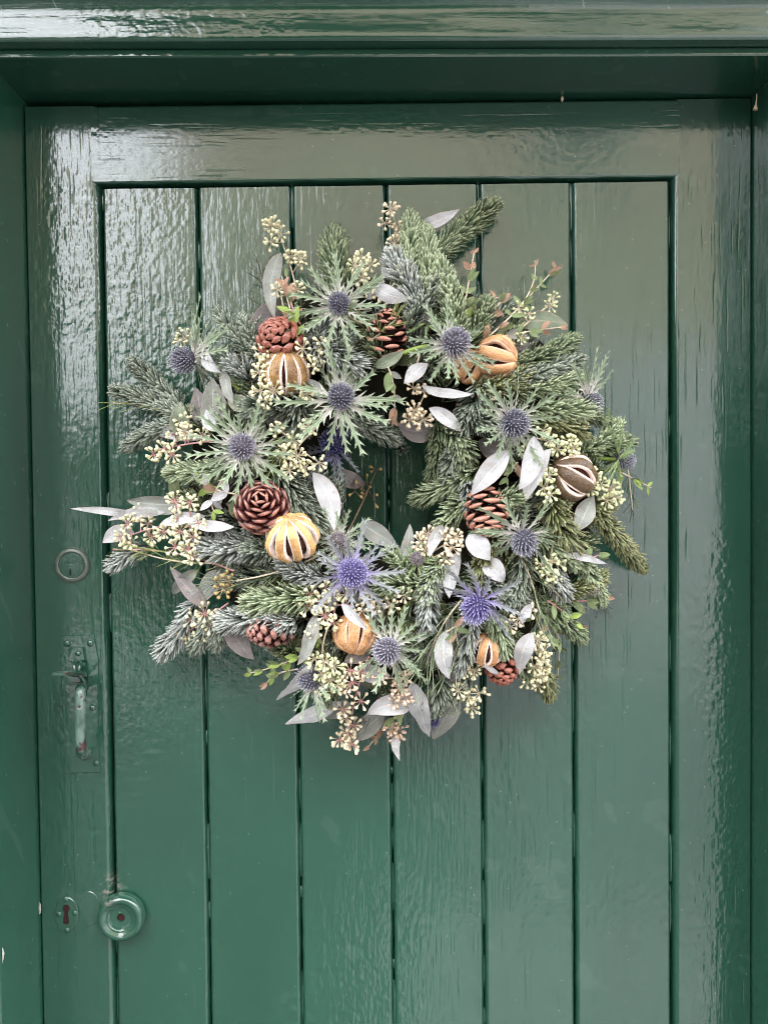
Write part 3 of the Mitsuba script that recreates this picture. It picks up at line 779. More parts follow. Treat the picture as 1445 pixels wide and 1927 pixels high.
def cone(c, r, ln, axis, mat='cone_red', n=52, kind='thin', open_=1.0, dh=0.012, label=None, sc=1.0):
    """A pine cone: c = pixel of its middle, r and ln = radius and length in pixels, axis from its base to its tip (right, towards the viewer, up)."""
    x, y, a = basis((axis[0], -axis[1], axis[2]))
    mid, R, L = P(c[0], c[1], dh), r * M, ln * M
    key = new('pine_cone', W)
    tag(key, label)
    core = lathe(np.c_[R * 0.45 * np.sin(np.pi * np.clip(np.linspace(0.02, 0.98, 10), 0, 1)) ** 0.7, L * (np.linspace(0, 1, 10) - 0.5) * 0.9], 14)
    put('core', (core[0][:, :1] * x + core[0][:, 1:2] * y + core[0][:, 2:] * a + mid, core[1]), 'rust_dark', key, smooth=True)
    for i in range(n):
        s = (i + 0.5) / n
        rr = R * (0.35 + 0.65 * math.sin(math.pi * min(1, 0.16 + 0.80 * s)) ** 0.8)
        ph = i * 2.39996 + rng.normal(0, 0.05)
        rd = x * math.cos(ph) + y * math.sin(ph)
        el = math.radians(np.interp(s, [0, 0.5, 0.85, 1], [-32, 12, 40, 74])) * open_ + (1 - open_) * math.radians(np.interp(s, [0, 1], [25, 82]))
        dv = rd * math.cos(el) + a * math.sin(el)
        ln_ = rr * np.interp(s, [0, 0.5, 1], [0.82, 0.86, 0.60]) * 1.05
        org = mid + a * (L * (s - 0.5) * 0.80) + rd * rr * 0.16
        up = unit(np.cross(dv, np.cross(a, dv)) + 1e-9)
        sd = np.cross(up, dv)
        wd = R * sc * np.interp(s, [0, 0.45, 1], [0.62, 0.74, 0.40]) * rng.uniform(0.9, 1.1)
        mtx = np.eye(4)
        mtx[:3, 0], mtx[:3, 1], mtx[:3, 2], mtx[:3, 3] = dv * ln_, sd * wd, up * wd, org
        scene[new('scale', key)] = {**SCALES[kind], 'bsdf': {'type': 'ref', 'id': mat}, 'to_world': mi.ScalarTransform4f(mtx.tolist())}
    return key


def orange(c, r, axis, peel='peel_orange', nseg=9, gap=0.34, dh=0.010, pith='pith', label=None, squash=0.92, turn=0.0):
    """A whole orange dried with slits from pole to pole."""
    x, y, a = basis((axis[0], -axis[1], axis[2]))
    mid, R = P(c[0], c[1], dh), r * M
    key = new('dried_orange', W)
    tag(key, label)
    inn = trimesh.creation.icosphere(3, R * 0.72)
    put('flesh', (np.array(inn.vertices) * [1, 1, 1] + mid, np.array(inn.faces)), 'dried_flesh', key, smooth=True)
    nu, nv = 20, 9
    th = np.linspace(0.10, np.pi - 0.10, nu)
    pv, pf = [], []
    for j in range(nseg):
        c0 = (j + turn + rng.uniform(-0.06, 0.06)) * 2 * np.pi / nseg
        hw = np.pi / nseg * (1 - (0.10 + gap * rng.uniform(0.75, 1.2)) * np.sin(th) ** 1.3)
        b_ = np.linspace(-1, 1, nv)
        lon = c0 + hw[:, None] * b_[None]
        rr = R * (1.0 + 0.045 * (1 - b_[None] ** 2) - 0.012 * np.abs(b_[None]) ** 6) * (1 + 0.02 * rng.normal())

        def sph(rad):
            return mid + (rad * np.sin(th)[:, None] * np.cos(lon))[..., None] * x + (rad * np.sin(th)[:, None] * np.sin(lon))[..., None] * y + (rad * squash * np.cos(th)[:, None] * np.ones_like(lon))[..., None] * a
        rr = rr * (0.88 + 0.24 * meshkit.fbm(sph(rr) * 55, 2, j % 5)[:, 4:5])
        v = sph(rr)
        uv = np.stack(np.broadcast_arrays(((b_ + 1) / 2)[None], (np.linspace(0, 1, nu))[:, None] + j), -1)
        put('peel_segment', (v.reshape(-1, 3), grid_faces(nu, nv)), peel, key, smooth=True, uv=uv.reshape(-1, 2))
        inner = sph(rr * 0.80)
        for e_ in (0, nv - 1):
            ow = v[:, e_] - v[:, 4]
            rim = np.stack([v[:, e_], v[:, e_] + ow * 0.10, v[:, e_] * 0.93 + inner[:, e_] * 0.07 + ow * 0.22, inner[:, e_] * 0.5 + v[:, e_] * 0.5 + ow * 0.26, inner[:, e_] + ow * 0.05], 1)
            pv.append((rim.reshape(-1, 3), grid_faces(nu, 5)))
    put('pith', cat(pv), pith, key, smooth=True)
    poles = [lathe([(R * 0.17, 0.0), (R * 0.13, R * 0.05), (R * 0.05, R * 0.04), (1e-5, R * 0.015)], 12)]
    put('stem_scar', onto(poles[0], mid + a * R * squash * 0.985, a, (0.3, 0.2, 0.9)), peel, key, smooth=True, uv=np.full((48, 2), 0.5))
    return key


def bud_mesh(points, dirs, L, R):
    """Club-shaped buds: a thin foot that swells to a rounded, tipped end."""
    prof = [(0.0, 0.16), (0.30, 0.24), (0.52, 0.62), (0.70, 0.92), (0.84, 0.90), (0.95, 0.52), (1.0, 0.12)]
    n, sides = len(points), 7
    s = unit(np.cross(dirs, [0.31, 0.2, 0.93])); u = np.cross(s, dirs)
    g = np.arange(sides) / sides * 2 * np.pi
    L, R = (np.broadcast_to(q_, (n,))[:, None] for q_ in (L, R))
    rings = []
    for l, r in prof:
        for q_ in g:
            rings.append(points + dirs * L * l + (s * math.cos(q_) + u * math.sin(q_)) * R * r)
    v = np.stack(rings, 1)
    m = v.shape[1]
    f = (np.arange(n)[:, None, None] * m + grid_faces(len(prof), sides, True)[:, ::-1][None]).reshape(-1, 3)
    uv = np.stack(np.broadcast_arrays(np.repeat([p_[0] for p_ in prof], sides)[None], rng.uniform(0, 1, n)[:, None]), -1).reshape(-1, 2)
    return v.reshape(-1, 3), f, uv


def berries(stem, nodes, tone='bud_yellow', dh=0.012, twig='twig_pale', size=1.0, k=1.0):
    """Seeded eucalyptus: a stem through pixels, and umbels of buds (x, y, number, radius)."""
    key = new('berry_spray', W)
    main = bez([P(*q_, dh - 0.002, k) for q_ in stem], 20) if len(stem) > 1 else None
    tubes, bp, bd = [], [], []
    if main is not None:
        tubes.append(tube(main, np.linspace(0.0011, 0.0007, 20), 5))
    for (x_, y_, n, r) in nodes:
        c_ = P(x_, y_, dh + rng.uniform(0, 0.004), k)
        n = int(round(n * (1.4 if n > 4 else 1)))
        if main is not None:
            near = main[np.argmin(np.linalg.norm(main - c_, axis=1))]
            tubes.append(tube(bez([near, c_], 5), 0.0007, 5))
        ph = np.arange(n) * 2.39996 + rng.uniform(0, 6)
        z = 0.78 - (np.arange(n) + 0.5) / n * 1.05
        q_ = np.sqrt(np.clip(1 - z * z, 0, 1))
        dirs = unit(np.stack([q_ * np.cos(ph), -z, q_ * np.sin(ph)], -1) + rng.normal(0, 0.16, (n, 3)))
        L = 11.0 * M * size * rng.uniform(0.85, 1.15, n)
        reach = r * M * rng.uniform(0.55, 1.0, n)
        st = np.maximum(0.2 * r * M, reach - L)
        for j in range(n):
            tubes.append(tube(bez([c_, c_ + dirs[j] * st[j]], 3), 0.00045, 4, cap=False))
        bp.append(c_ + dirs * st[:, None]); bd.append(dirs)
    bp, bd = np.vstack(bp), np.vstack(bd)
    v, f, uv = bud_mesh(bp, bd, 12.6 * M * size * rng.uniform(0.75, 1.15, len(bp)), 3.6 * M * size * rng.uniform(0.85, 1.15, len(bp)))
    put('buds', (v, f), tone, key, smooth=True, uv=uv, kind='stuff')
    put('stem', cat(tubes), twig, key, smooth=True)


def leaflets(path, n, ln, wd, mats=('leaflet_green',), dh=0.008, twig='twig_pale', tip=None, al=50):
    """A slender sprig with opposite pairs of small oval leaves."""
    key = new('leaflet_sprig', W)
    p = bez([P(*q_, dh) for q_ in path], 20)
    put('stem', tube(p, np.linspace(0.0010, 0.0006, 20), 5), twig, key, smooth=True)
    T_, S_, U_ = frame(p)
    for i in range(n):
        s = (i + 0.7) / n
        j = min(19, int(s * 19))
        turn = (i % 2) * 1.3 + rng.normal(0, 0.3)
        for sg in (-1, 1):
            rd = (S_[j] * math.cos(turn) + U_[j] * math.sin(turn)) * sg
            if rd[1] > 0.6:
                rd = -rd + S_[j] * 0.8
            a_ = math.radians(al * (1.15 - 0.5 * s) + rng.normal(0, 10))
            dv = unit(T_[j] * math.cos(a_) + rd * math.sin(a_))
            L = ln * M * rng.uniform(0.75, 1.1) * (1.0 - 0.35 * s)
            q_ = np.linspace(0, 1, 10)
            pp = p[j] + dv * (L * q_)[:, None] + A([0, -1, 0]) * (L * 0.10 * np.sin(q_ * 3) * rng.normal(0.3, 0.8))[:, None]
            half = np.sin(np.pi * q_ ** 0.8) ** 0.75
            half[0], half[-1] = 0.05, 0.03
            v, f, uv = blade_mesh(pp, half * wd * M / 2 * L / (ln * M), rng.uniform(-0.7, 0.7), rng.uniform(0.0, 0.35), nv=5)
            m_ = tip if (tip and s > 0.72) else mats[int(rng.integers(len(mats)))]
            put('leaflet', (v, f), m_, key, smooth=True, uv=uv)
    return key

# ------------------------------------------------------------------ wreath: the ring, then filler greenery
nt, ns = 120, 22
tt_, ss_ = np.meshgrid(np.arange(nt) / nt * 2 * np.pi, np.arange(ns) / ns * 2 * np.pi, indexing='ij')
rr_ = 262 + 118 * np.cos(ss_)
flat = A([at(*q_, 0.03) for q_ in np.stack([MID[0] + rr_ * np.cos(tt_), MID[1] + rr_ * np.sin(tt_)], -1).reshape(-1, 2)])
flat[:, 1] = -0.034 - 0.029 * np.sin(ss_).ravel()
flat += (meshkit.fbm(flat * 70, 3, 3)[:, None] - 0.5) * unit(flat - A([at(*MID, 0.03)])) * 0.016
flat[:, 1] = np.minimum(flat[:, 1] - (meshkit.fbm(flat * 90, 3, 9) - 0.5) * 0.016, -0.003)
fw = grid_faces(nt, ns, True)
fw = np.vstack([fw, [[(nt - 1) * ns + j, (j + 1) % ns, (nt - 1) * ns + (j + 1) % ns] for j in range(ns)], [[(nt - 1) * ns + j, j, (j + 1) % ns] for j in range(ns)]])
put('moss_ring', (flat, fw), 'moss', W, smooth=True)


def ring(theta, rad):
    return MID + rad * A([math.cos(theta), math.sin(theta)])


tones = ['fir_green', 'fir_blue', 'fir_blue', 'fir_pale', 'fir_olive', 'fir_green']
for i in range(74):
    th = i * 2.39996
    r0 = rng.uniform(165, 355)
    b = ring(th, r0)
    sw = th + rng.choice([-1, 1]) * rng.uniform(0.3, 1.5) + (math.pi if r0 > 300 and rng.random() < 0.4 else 0)
    ln = rng.uniform(80, 130)
    t = b + ln * A([math.cos(sw), math.sin(sw)])
    rt = np.linalg.norm(t - MID)
    if rt > 392 or rt < 135:
        t = MID + (t - MID) * np.clip(rt, 140, 390) / rt
    tone = tones[int(rng.integers(len(tones)))]
    if t[0] < 640 and rng.random() < 0.6:
        tone = 'fir_blue' if rng.random() < 0.7 else 'fir_frost'
    fir(b, t, rng.uniform(38, 54), tone, dh=-0.020 + rng.uniform(-.008, .006), dh2=-0.012 + rng.uniform(-.008, .008), bow=rng.uniform(-14, 14), dens=2.0)
for i in range(36):
    th = i * 2.39996 + 0.7
    b = ring(th, rng.uniform(180, 350))
    sw = th + rng.normal(0, 1.2)
    t = b + rng.uniform(55, 85) * A([math.cos(sw), math.sin(sw)])
    rt = np.linalg.norm(t - MID)
    t = MID + (t - MID) * np.clip(rt, 140, 395) / rt
    leaf(b, t, rng.uniform(22, 40), ['leaf_olive', 'leaf_green', 'leaf_mauve', 'leaf_grey'][i % 4], dh=-0.016, dh2=-0.008)

# ------------------------------------------------------------------ wreath: fir sprigs that show
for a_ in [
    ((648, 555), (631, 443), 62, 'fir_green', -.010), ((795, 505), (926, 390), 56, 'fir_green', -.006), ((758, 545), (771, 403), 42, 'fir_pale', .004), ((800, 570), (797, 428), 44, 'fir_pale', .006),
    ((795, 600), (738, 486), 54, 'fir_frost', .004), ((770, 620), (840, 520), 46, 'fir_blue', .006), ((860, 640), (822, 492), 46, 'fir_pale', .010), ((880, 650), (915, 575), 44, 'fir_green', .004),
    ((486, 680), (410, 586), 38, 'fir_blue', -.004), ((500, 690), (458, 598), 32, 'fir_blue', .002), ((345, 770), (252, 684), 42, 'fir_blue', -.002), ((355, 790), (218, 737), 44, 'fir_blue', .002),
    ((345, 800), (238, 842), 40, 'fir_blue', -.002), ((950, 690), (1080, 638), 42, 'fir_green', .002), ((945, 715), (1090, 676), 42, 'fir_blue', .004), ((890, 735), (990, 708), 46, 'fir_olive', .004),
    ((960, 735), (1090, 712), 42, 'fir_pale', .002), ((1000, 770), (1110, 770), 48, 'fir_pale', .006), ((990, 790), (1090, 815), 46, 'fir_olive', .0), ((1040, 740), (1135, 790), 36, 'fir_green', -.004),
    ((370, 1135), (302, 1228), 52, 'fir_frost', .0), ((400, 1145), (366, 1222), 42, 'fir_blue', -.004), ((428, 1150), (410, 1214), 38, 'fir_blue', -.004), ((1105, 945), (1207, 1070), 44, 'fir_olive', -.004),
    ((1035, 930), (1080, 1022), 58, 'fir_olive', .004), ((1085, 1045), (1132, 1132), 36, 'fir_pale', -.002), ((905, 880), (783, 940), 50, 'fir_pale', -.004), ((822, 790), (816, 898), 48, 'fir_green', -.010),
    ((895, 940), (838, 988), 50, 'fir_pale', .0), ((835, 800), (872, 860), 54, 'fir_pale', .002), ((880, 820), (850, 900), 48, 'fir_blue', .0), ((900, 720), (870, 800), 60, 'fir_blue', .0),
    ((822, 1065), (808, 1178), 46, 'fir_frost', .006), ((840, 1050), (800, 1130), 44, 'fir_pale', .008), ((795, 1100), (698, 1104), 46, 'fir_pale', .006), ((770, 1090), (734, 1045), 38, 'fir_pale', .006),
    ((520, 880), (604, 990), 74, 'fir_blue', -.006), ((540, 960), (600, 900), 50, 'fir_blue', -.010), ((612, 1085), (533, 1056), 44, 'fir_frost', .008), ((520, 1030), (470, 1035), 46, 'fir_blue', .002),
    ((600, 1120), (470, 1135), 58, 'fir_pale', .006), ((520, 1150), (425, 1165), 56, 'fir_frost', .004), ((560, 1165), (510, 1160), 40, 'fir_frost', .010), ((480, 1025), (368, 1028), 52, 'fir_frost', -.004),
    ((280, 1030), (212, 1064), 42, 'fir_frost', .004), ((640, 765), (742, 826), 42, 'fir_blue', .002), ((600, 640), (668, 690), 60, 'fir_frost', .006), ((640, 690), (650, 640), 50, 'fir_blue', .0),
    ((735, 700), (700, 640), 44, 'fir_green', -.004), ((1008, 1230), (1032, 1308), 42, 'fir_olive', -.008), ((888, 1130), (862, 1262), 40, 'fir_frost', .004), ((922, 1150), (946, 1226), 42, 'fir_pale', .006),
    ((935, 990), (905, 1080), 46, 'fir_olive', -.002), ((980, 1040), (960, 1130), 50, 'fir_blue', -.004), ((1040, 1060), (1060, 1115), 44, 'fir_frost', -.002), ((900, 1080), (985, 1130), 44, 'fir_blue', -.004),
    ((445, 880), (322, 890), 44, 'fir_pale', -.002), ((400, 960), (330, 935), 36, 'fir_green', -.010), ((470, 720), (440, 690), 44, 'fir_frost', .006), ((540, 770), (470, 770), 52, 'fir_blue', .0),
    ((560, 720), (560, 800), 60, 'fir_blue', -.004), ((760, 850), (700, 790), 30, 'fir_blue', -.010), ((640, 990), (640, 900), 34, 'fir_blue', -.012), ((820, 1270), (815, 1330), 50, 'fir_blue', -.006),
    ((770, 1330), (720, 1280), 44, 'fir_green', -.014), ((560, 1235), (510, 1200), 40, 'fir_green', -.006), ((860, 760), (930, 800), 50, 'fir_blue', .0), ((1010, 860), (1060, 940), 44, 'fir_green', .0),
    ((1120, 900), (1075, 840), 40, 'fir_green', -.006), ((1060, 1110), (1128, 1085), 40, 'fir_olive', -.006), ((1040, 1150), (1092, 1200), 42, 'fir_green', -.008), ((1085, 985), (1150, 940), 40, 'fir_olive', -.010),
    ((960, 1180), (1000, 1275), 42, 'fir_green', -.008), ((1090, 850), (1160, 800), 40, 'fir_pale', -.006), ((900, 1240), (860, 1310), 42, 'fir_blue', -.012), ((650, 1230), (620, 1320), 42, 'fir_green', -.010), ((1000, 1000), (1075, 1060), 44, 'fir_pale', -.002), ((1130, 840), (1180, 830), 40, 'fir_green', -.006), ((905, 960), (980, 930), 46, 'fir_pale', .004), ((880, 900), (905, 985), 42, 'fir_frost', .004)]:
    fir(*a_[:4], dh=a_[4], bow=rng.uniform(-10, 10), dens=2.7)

# ------------------------------------------------------------------ wreath: long needles
pine((440, 1075), (212, 1035), 48, 'needle_lime', 46, .010, bow=14, stem='twig_pink')
pine((400, 1060), (225, 1025), 40, 'needle_lime', 30, .014, bow=-10)
pine((330, 770), (212, 758), 36, 'needle_lime', 26, .004)
pine((610, 1040), (410, 1095), 60, 'needlegreen' if False else 'fir_green', 50, .010, bow=-12)
pine((560, 960), (520, 1040), 70, 'fir_green', 34, .006)
pine((868, 1130), (800, 1262), 78, 'fir_pale', 60, .014, bow=10)
pine((885, 1160), (830, 1290), 70, 'fir_pale', 46, .008)
pine((975, 1040), (1015, 1170), 66, 'fir_pale', 44, .010, bow=-8)
pine((985, 1050), (1060, 1130), 60, 'fir_green', 30, .006)
pine((560, 800), (520, 870), 60, 'needle_lime', 30, .012)
pine((700, 640), (745, 600), 40, 'needle_lime', 26, .016)
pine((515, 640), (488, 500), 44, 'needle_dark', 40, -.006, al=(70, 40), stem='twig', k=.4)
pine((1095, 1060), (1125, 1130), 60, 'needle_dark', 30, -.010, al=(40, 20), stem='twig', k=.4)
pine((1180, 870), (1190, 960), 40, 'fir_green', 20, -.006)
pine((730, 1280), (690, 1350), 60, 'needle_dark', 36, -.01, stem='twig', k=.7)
pine((790, 1060), (770, 1160), 60, 'fir_green', 36, .0)

# ------------------------------------------------------------------ wreath: large eucalyptus leaves
for a_ in [
    ((528, 474), (517, 598), 34, 'leaf_grey', .004, 12), ((780, 432), (864, 394), 30, 'leaf_white', -.004, 6), ((700, 532), (769, 562), 30, 'leaf_white', .018, 4), ((540, 570), (462, 640), 50, 'leaf_mauve', -.012, 0),
    ((560, 615), (470, 612), 26, 'leaf_grey', -.004, 0), ((972, 612), (1068, 612), 40, 'leaf_green', -.004, -10), ((900, 610), (985, 640), 44, 'leaf_mauve', -.014, 0), ((805, 684), (760, 722), 30, 'leaf_white', .018, 4),
    ((794, 726), (892, 740), 22, 'leaf_white', .016, 8), ((808, 768), (868, 812), 28, 'leaf_white', .012, -4), ((958, 848), (887, 931), 42, 'leaf_white', .020, 4), ((1006, 820), (975, 921), 42, 'leaf_white', .024, -6),
    ((1036, 845), (990, 943), 36, 'leaf_white', .016, 6), ((1117, 934), (1082, 1001), 40, 'leaf_grey', .012, -4), ((882, 1008), (924, 1054), 42, 'leaf_white', .014, 0), ((835, 990), (808, 1049), 26, 'leaf_white', .016, 4),
    ((866, 1036), (845, 1126), 34, 'leaf_white', .010, 4), ((912, 1056), (948, 1096), 40, 'leaf_white', .008, 0), ((588, 890), (628, 998), 42, 'leaf_white', .016, -12), ((678, 986), (749, 1031), 40, 'leaf_grey', .0, -4),
    ((750, 1062), (771, 986), 24, 'leaf_grey', .008, 3), ((842, 1185), (845, 1277), 36, 'leaf_white', .022, 6), ((1002, 1192), (977, 1271), 34, 'leaf_white', .016, 4), ((778, 1283), (808, 1388), 40, 'leaf_white', .016, 6),
    ((868, 1312), (814, 1393), 46, 'leaf_grey', .002, 4), ((826, 1300), (866, 1270), 44, 'leaf_mauve', -.006, 0), ((594, 1152), (560, 1252), 28, 'leaf_grey', .016, -6), ((586, 1248), (519, 1317), 26, 'leaf_white', .016, -4),
    ((642, 1322), (537, 1362), 34, 'leaf_white', .010, -6), ((776, 1330), (688, 1346), 40, 'leaf_white', .010, 8), ((722, 1340), (655, 1396), 42, 'leaf_grey', .004, 0), ((660, 1325), (612, 1352), 34, 'leaf_grey', -.004, 0),
    ((748, 1374), (752, 1433), 17, 'leaf_white', .012, 2), ((642, 1136), (692, 1186), 20, 'leaf_white', .030, -3), ((433, 1168), (478, 1241), 42, 'leaf_mauve', .0, 4), ((388, 1142), (320, 1066), 30, 'leaf_mauve', .010, -6),
    ((416, 1072), (368, 1142), 38, 'leaf_grey', .0, 0), ((372, 1073), (325, 1119), 26, 'leaf_grey', .0, 3), ((262, 968), (132, 957), 17, 'leaf_white', .010, 3), ((352, 948), (237, 942), 38, 'leaf_grey', .004, -8),
    ((310, 964), (203, 980), 24, 'leaf_white', .012, 4), ((252, 1002), (192, 1022), 34, 'leaf_white', .012, 4), ((385, 972), (296, 988), 24, 'leaf_white', .010, 0), ((440, 992), (352, 985), 22, 'leaf_white', .016, -3),
    ((342, 822), (338, 759), 38, 'leaf_green', .010, -5), ((405, 795), (400, 712), 46, 'leaf_grey', .006, 0), ((380, 800), (368, 730), 40, 'leaf_mauve', -.006, 0), ((474, 768), (428, 742), 34, 'leaf_green', .010, -4),
    ((380, 826), (281, 813), 28, 'leaf_white', .004, 5), ((383, 772), (412, 812), 28, 'leaf_white', .014, 3), ((384, 656), (415, 700), 24, 'leaf_white', .020, 4), ((418, 690), (440, 760), 22, 'leaf_grey', .012, 3),
    ((450, 705), (432, 665), 36, 'leaf_olive', -.002, 0), ((640, 885), (688, 912), 36, 'leaf_mauve', -.012, 3), ((820, 800), (748, 796), 44, 'leaf_mauve', -.004, -12), ((322, 895), (336, 930), 30, 'leaf_olive', .0, 0),
    ((1060, 1043), (1141, 1061), 14, 'leaf_white', .014, 2), ((1050, 1010), (1110, 1052), 20, 'leaf_green', .010, -4), ((1000, 1142), (985, 1176), 26, 'leaf_white', .016, 6), ((903, 1242), (946, 1276), 11, 'leaf_white', .016, 0),
    ((802, 1180), (787, 1209), 20, 'leaf_white', .006, 0), ((700, 1225), (648, 1246), 30, 'leaf_mauve', .0, 0), ((678, 1262), (734, 1272), 38, 'leaf_white', .002, 0), ((800, 870), (832, 835), 24, 'leaf_olive', -.01, 0),
    ((430, 950), (470, 925), 26, 'leaf_olive', .004, 0), ((455, 975), (430, 950), 24, 'leaf_olive', .004, 0), ((560, 720), (615, 738), 22, 'leaf_white', .006, 0), ((705, 690), (760, 660), 24, 'leaf_green', .008, 0),
    ((740, 530), (720, 490), 28, 'leaf_white', -.004, 0), ((690, 560), (720, 520), 34, 'leaf_grey', -.004, 0), ((640, 545), (590, 515), 30, 'leaf_grey', -.006, 0), ((600, 1200), (640, 1260), 28, 'leaf_olive', -.004, 0),
    ((700, 1180), (716, 1130), 26, 'leaf_grey', -.004, 0), ((1150, 830), (1105, 860), 26, 'leaf_olive', -.006, 0), ((855, 1215), (838, 1160), 28, 'leaf_mauve', .004, 0), ((560, 1060), (580, 1095), 26, 'leaf_white', .002, 0)]:
    leaf(a_[0], a_[1], a_[2] * 0.92, a_[3], dh=a_[4], bow=a_[5] + rng.uniform(-4, 4))

# ------------------------------------------------------------------ wreath: small-leaved sprigs
G, LM, DR = 'leaflet_green', 'leaflet_lime', 'leaflet_dry'
leaflets([(905, 640), (965, 590), (1030, 520), (1050, 505)], 8, 30, 13, (G, G, DR), .006, tip=DR)
leaflets([(925, 640), (985, 625), (1062, 615)], 6, 30, 14, (G, 'leaf_grey'), .008, tip=DR)
leaflets([(965, 590), (1000, 540), (1006, 490)], 4, 26, 10, (G,), .006, tip=DR)
leaflets([(868, 610), (880, 540), (893, 470)], 6, 30, 15, (G, LM), .012, tip=DR)
leaflets([(880, 600), (850, 545), (835, 515)], 3, 24, 10, (G,), .010)
leaflets([(890, 605), (940, 570), (925, 560)], 3, 30, 16, (G, DR), .006)
leaflets([(560, 640), (548, 590), (530, 520)], 5, 36, 17, (G, 'leaf_grey', LM), .012, tip=DR)
leaflets([(565, 610), (545, 560), (540, 510)], 4, 30, 14, (DR, G), .010, twig='twig_pink')
leaflets([(730, 690), (742, 740), (738, 800)], 5, 32, 15, (G, 'leaf_grey'), .020, tip=DR)
leaflets([(690, 610), (655, 590), (700, 580)], 4, 32, 16, (G, 'leaf_green'), .016)
leaflets([(445, 930), (400, 920), (375, 905)], 4, 34, 16, (LM, 'leaf_white', DR), .012)
leaflets([(420, 900), (400, 940), (405, 965)], 3, 34, 15, ('leaf_white', LM), .012)
leaflets([(580, 1225), (530, 1250), (466, 1268)], 7, 30, 13, (G, LM), .006)
leaflets([(560, 1260), (520, 1270), (500, 1290)], 4, 28, 13, (LM, G), .004, tip=DR)
leaflets([(1030, 1130), (1075, 1165), (1100, 1195)], 6, 32, 15, (G, LM), .004, tip=DR, twig='twig_pink')
leaflets([(1030, 1150), (1050, 1200), (1048, 1280)], 7, 30, 13, ('leaflet_green', 'leaf_olive'), -.004)
leaflets([(1060, 1130), (1110, 1130), (1140, 1120)], 4, 34, 15, (G,), .002, tip=DR, twig='twig_pink')
leaflets([(1000, 1130), (1020, 1190), (1040, 1200)], 4, 32, 15, (G, DR), .008)
leaflets([(1080, 1045), (1110, 1050), (1130, 1040)], 2, 30, 15, (G,), .006, twig='twig_pink')
leaflets([(1150, 880), (1190, 900), (1225, 918)], 3, 34, 13, (G, LM), .004, tip=LM)
leaflets([(745, 1350), (715, 1380), (690, 1410)], 4, 26, 12, (DR,), .004, twig='twig_pale')
leaflets([(760, 1330), (742, 1350), (738, 1385)], 3, 34, 13, (G,), .012)
leaflets([(975, 870), (965, 880), (950, 905)], 3, 28, 13, (G, DR), .016)
leaflets([(840, 1190), (860, 1180), (850, 1200)], 2, 34, 14, (DR, G), .024)
leaflets([(790, 660), (780, 700), (770, 690)], 2, 26, 10, (G,), .016)
leaflets([(590, 1150), (600, 1195), (615, 1240)], 4, 26, 12, (G, LM), .004)

# ------------------------------------------------------------------ wreath: sea holly
thistle((638, 571), 21, (0.05, 1, 0.1), 92, label='sea holly with wide pale bracts, topmost in the wreath')
thistle((641, 747), 25, (0.15, 1, 0.25), 104, dh=.018, nb=17, label='sea holly below the topmost one')
thistle((456, 841), 25, (0.0, 1, 0.12), 96, head='thistle_pale', dh=.016, nb=18, label='sea holly with long green bracts above the dark red cone')
thistle((856, 645), 27, (0.35, 1, 0.15), 76, head='thistle_pale', dh=.020, label='pale sea holly beside the two oranges')
thistle((968, 796), 26, (0.2, 1, -0.2), 88, dh=.018, nb=16, label='sea holly above the white leaves')
thistle((352, 676), 24, (-1, 0.35, -0.25), 104, head='thistle_blue', el=-30, dh=.012, nb=20, stem=[(415, 705), (452, 735)], label='sea holly in profile facing outwards', long=1.5)
thistle((1111, 756), 21, (0.55, 0.6, -0.6), 92, el=-12, dh=.002, arc=(-0.5, -0.6), label='sea holly at the right rim')
thistle((1172, 865), 20, (1, -0.1, -0.2), 92, bract='bract_lime', nb=20, el=-14, dh=.004, stem=[(1130, 862), (1090, 852)], label='bright green sea holly seen from behind')
thistle((986, 1016), 24, (0.05, 0.75, -0.7), 88, dh=.018, nb=16, el=6, label='sea holly nodding beside the long brown cone', long=1.4)
thistle((663, 1078), 28, (0.1, 1, 0.1), 86, head='thistle_violet', bract='bract_violet', dh=.022, nb=15, label='vivid violet sea holly', long=1.1)
thistle((898, 1141), 25, (-0.45, 0.6, -0.55), 84, head='thistle_violet', bract='bract_violet', dh=.022, el=0, nb=15, label='violet sea holly nodding to the lower left', long=1.55)
thistle((729, 1224), 26, (-0.35, 1, 0.0), 76, head='thistle_pale', dh=.018, bract='bract_green', nb=17, stem=[(757, 1190), (755, 1155), (785, 1130)], label='sea holly beside the lower orange')
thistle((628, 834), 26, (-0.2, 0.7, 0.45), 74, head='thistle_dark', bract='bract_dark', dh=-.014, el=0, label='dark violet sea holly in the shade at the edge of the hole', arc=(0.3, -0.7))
thistle((637, 1018), 18, (-0.2, 1, 0.2), 62, head='thistle_grey', dh=.010, label='small greyish sea holly above the violet one')
thistle((584, 1278), 25, (-0.5, 0.5, 0.6), 66, el=-18, dh=.002, label='sea holly half hidden behind pale buds at the lower rim')
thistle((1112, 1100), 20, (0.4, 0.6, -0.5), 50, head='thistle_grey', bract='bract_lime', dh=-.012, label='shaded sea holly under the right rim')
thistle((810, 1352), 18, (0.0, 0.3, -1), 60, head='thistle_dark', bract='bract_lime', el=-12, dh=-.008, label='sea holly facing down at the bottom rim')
thistle((805, 600), 12, (0.1, 0.8, 0.6), 40, head='thistle_grey', bract='bract_lime', dh=.0, label='small sea holly bud')
thistle((785, 1052), 14, (-0.2, 0.9, 0.4), 34, head='thistle_grey', bract='bract_lime', dh=.006, label='green sea holly bud under the hole')
put('thistle_stem', tube(bez([P(760, 664, .014), P(785, 655, .016), P(806, 652, .012)], 12), 0.0024, 8), 'stem_green', W, smooth=True)

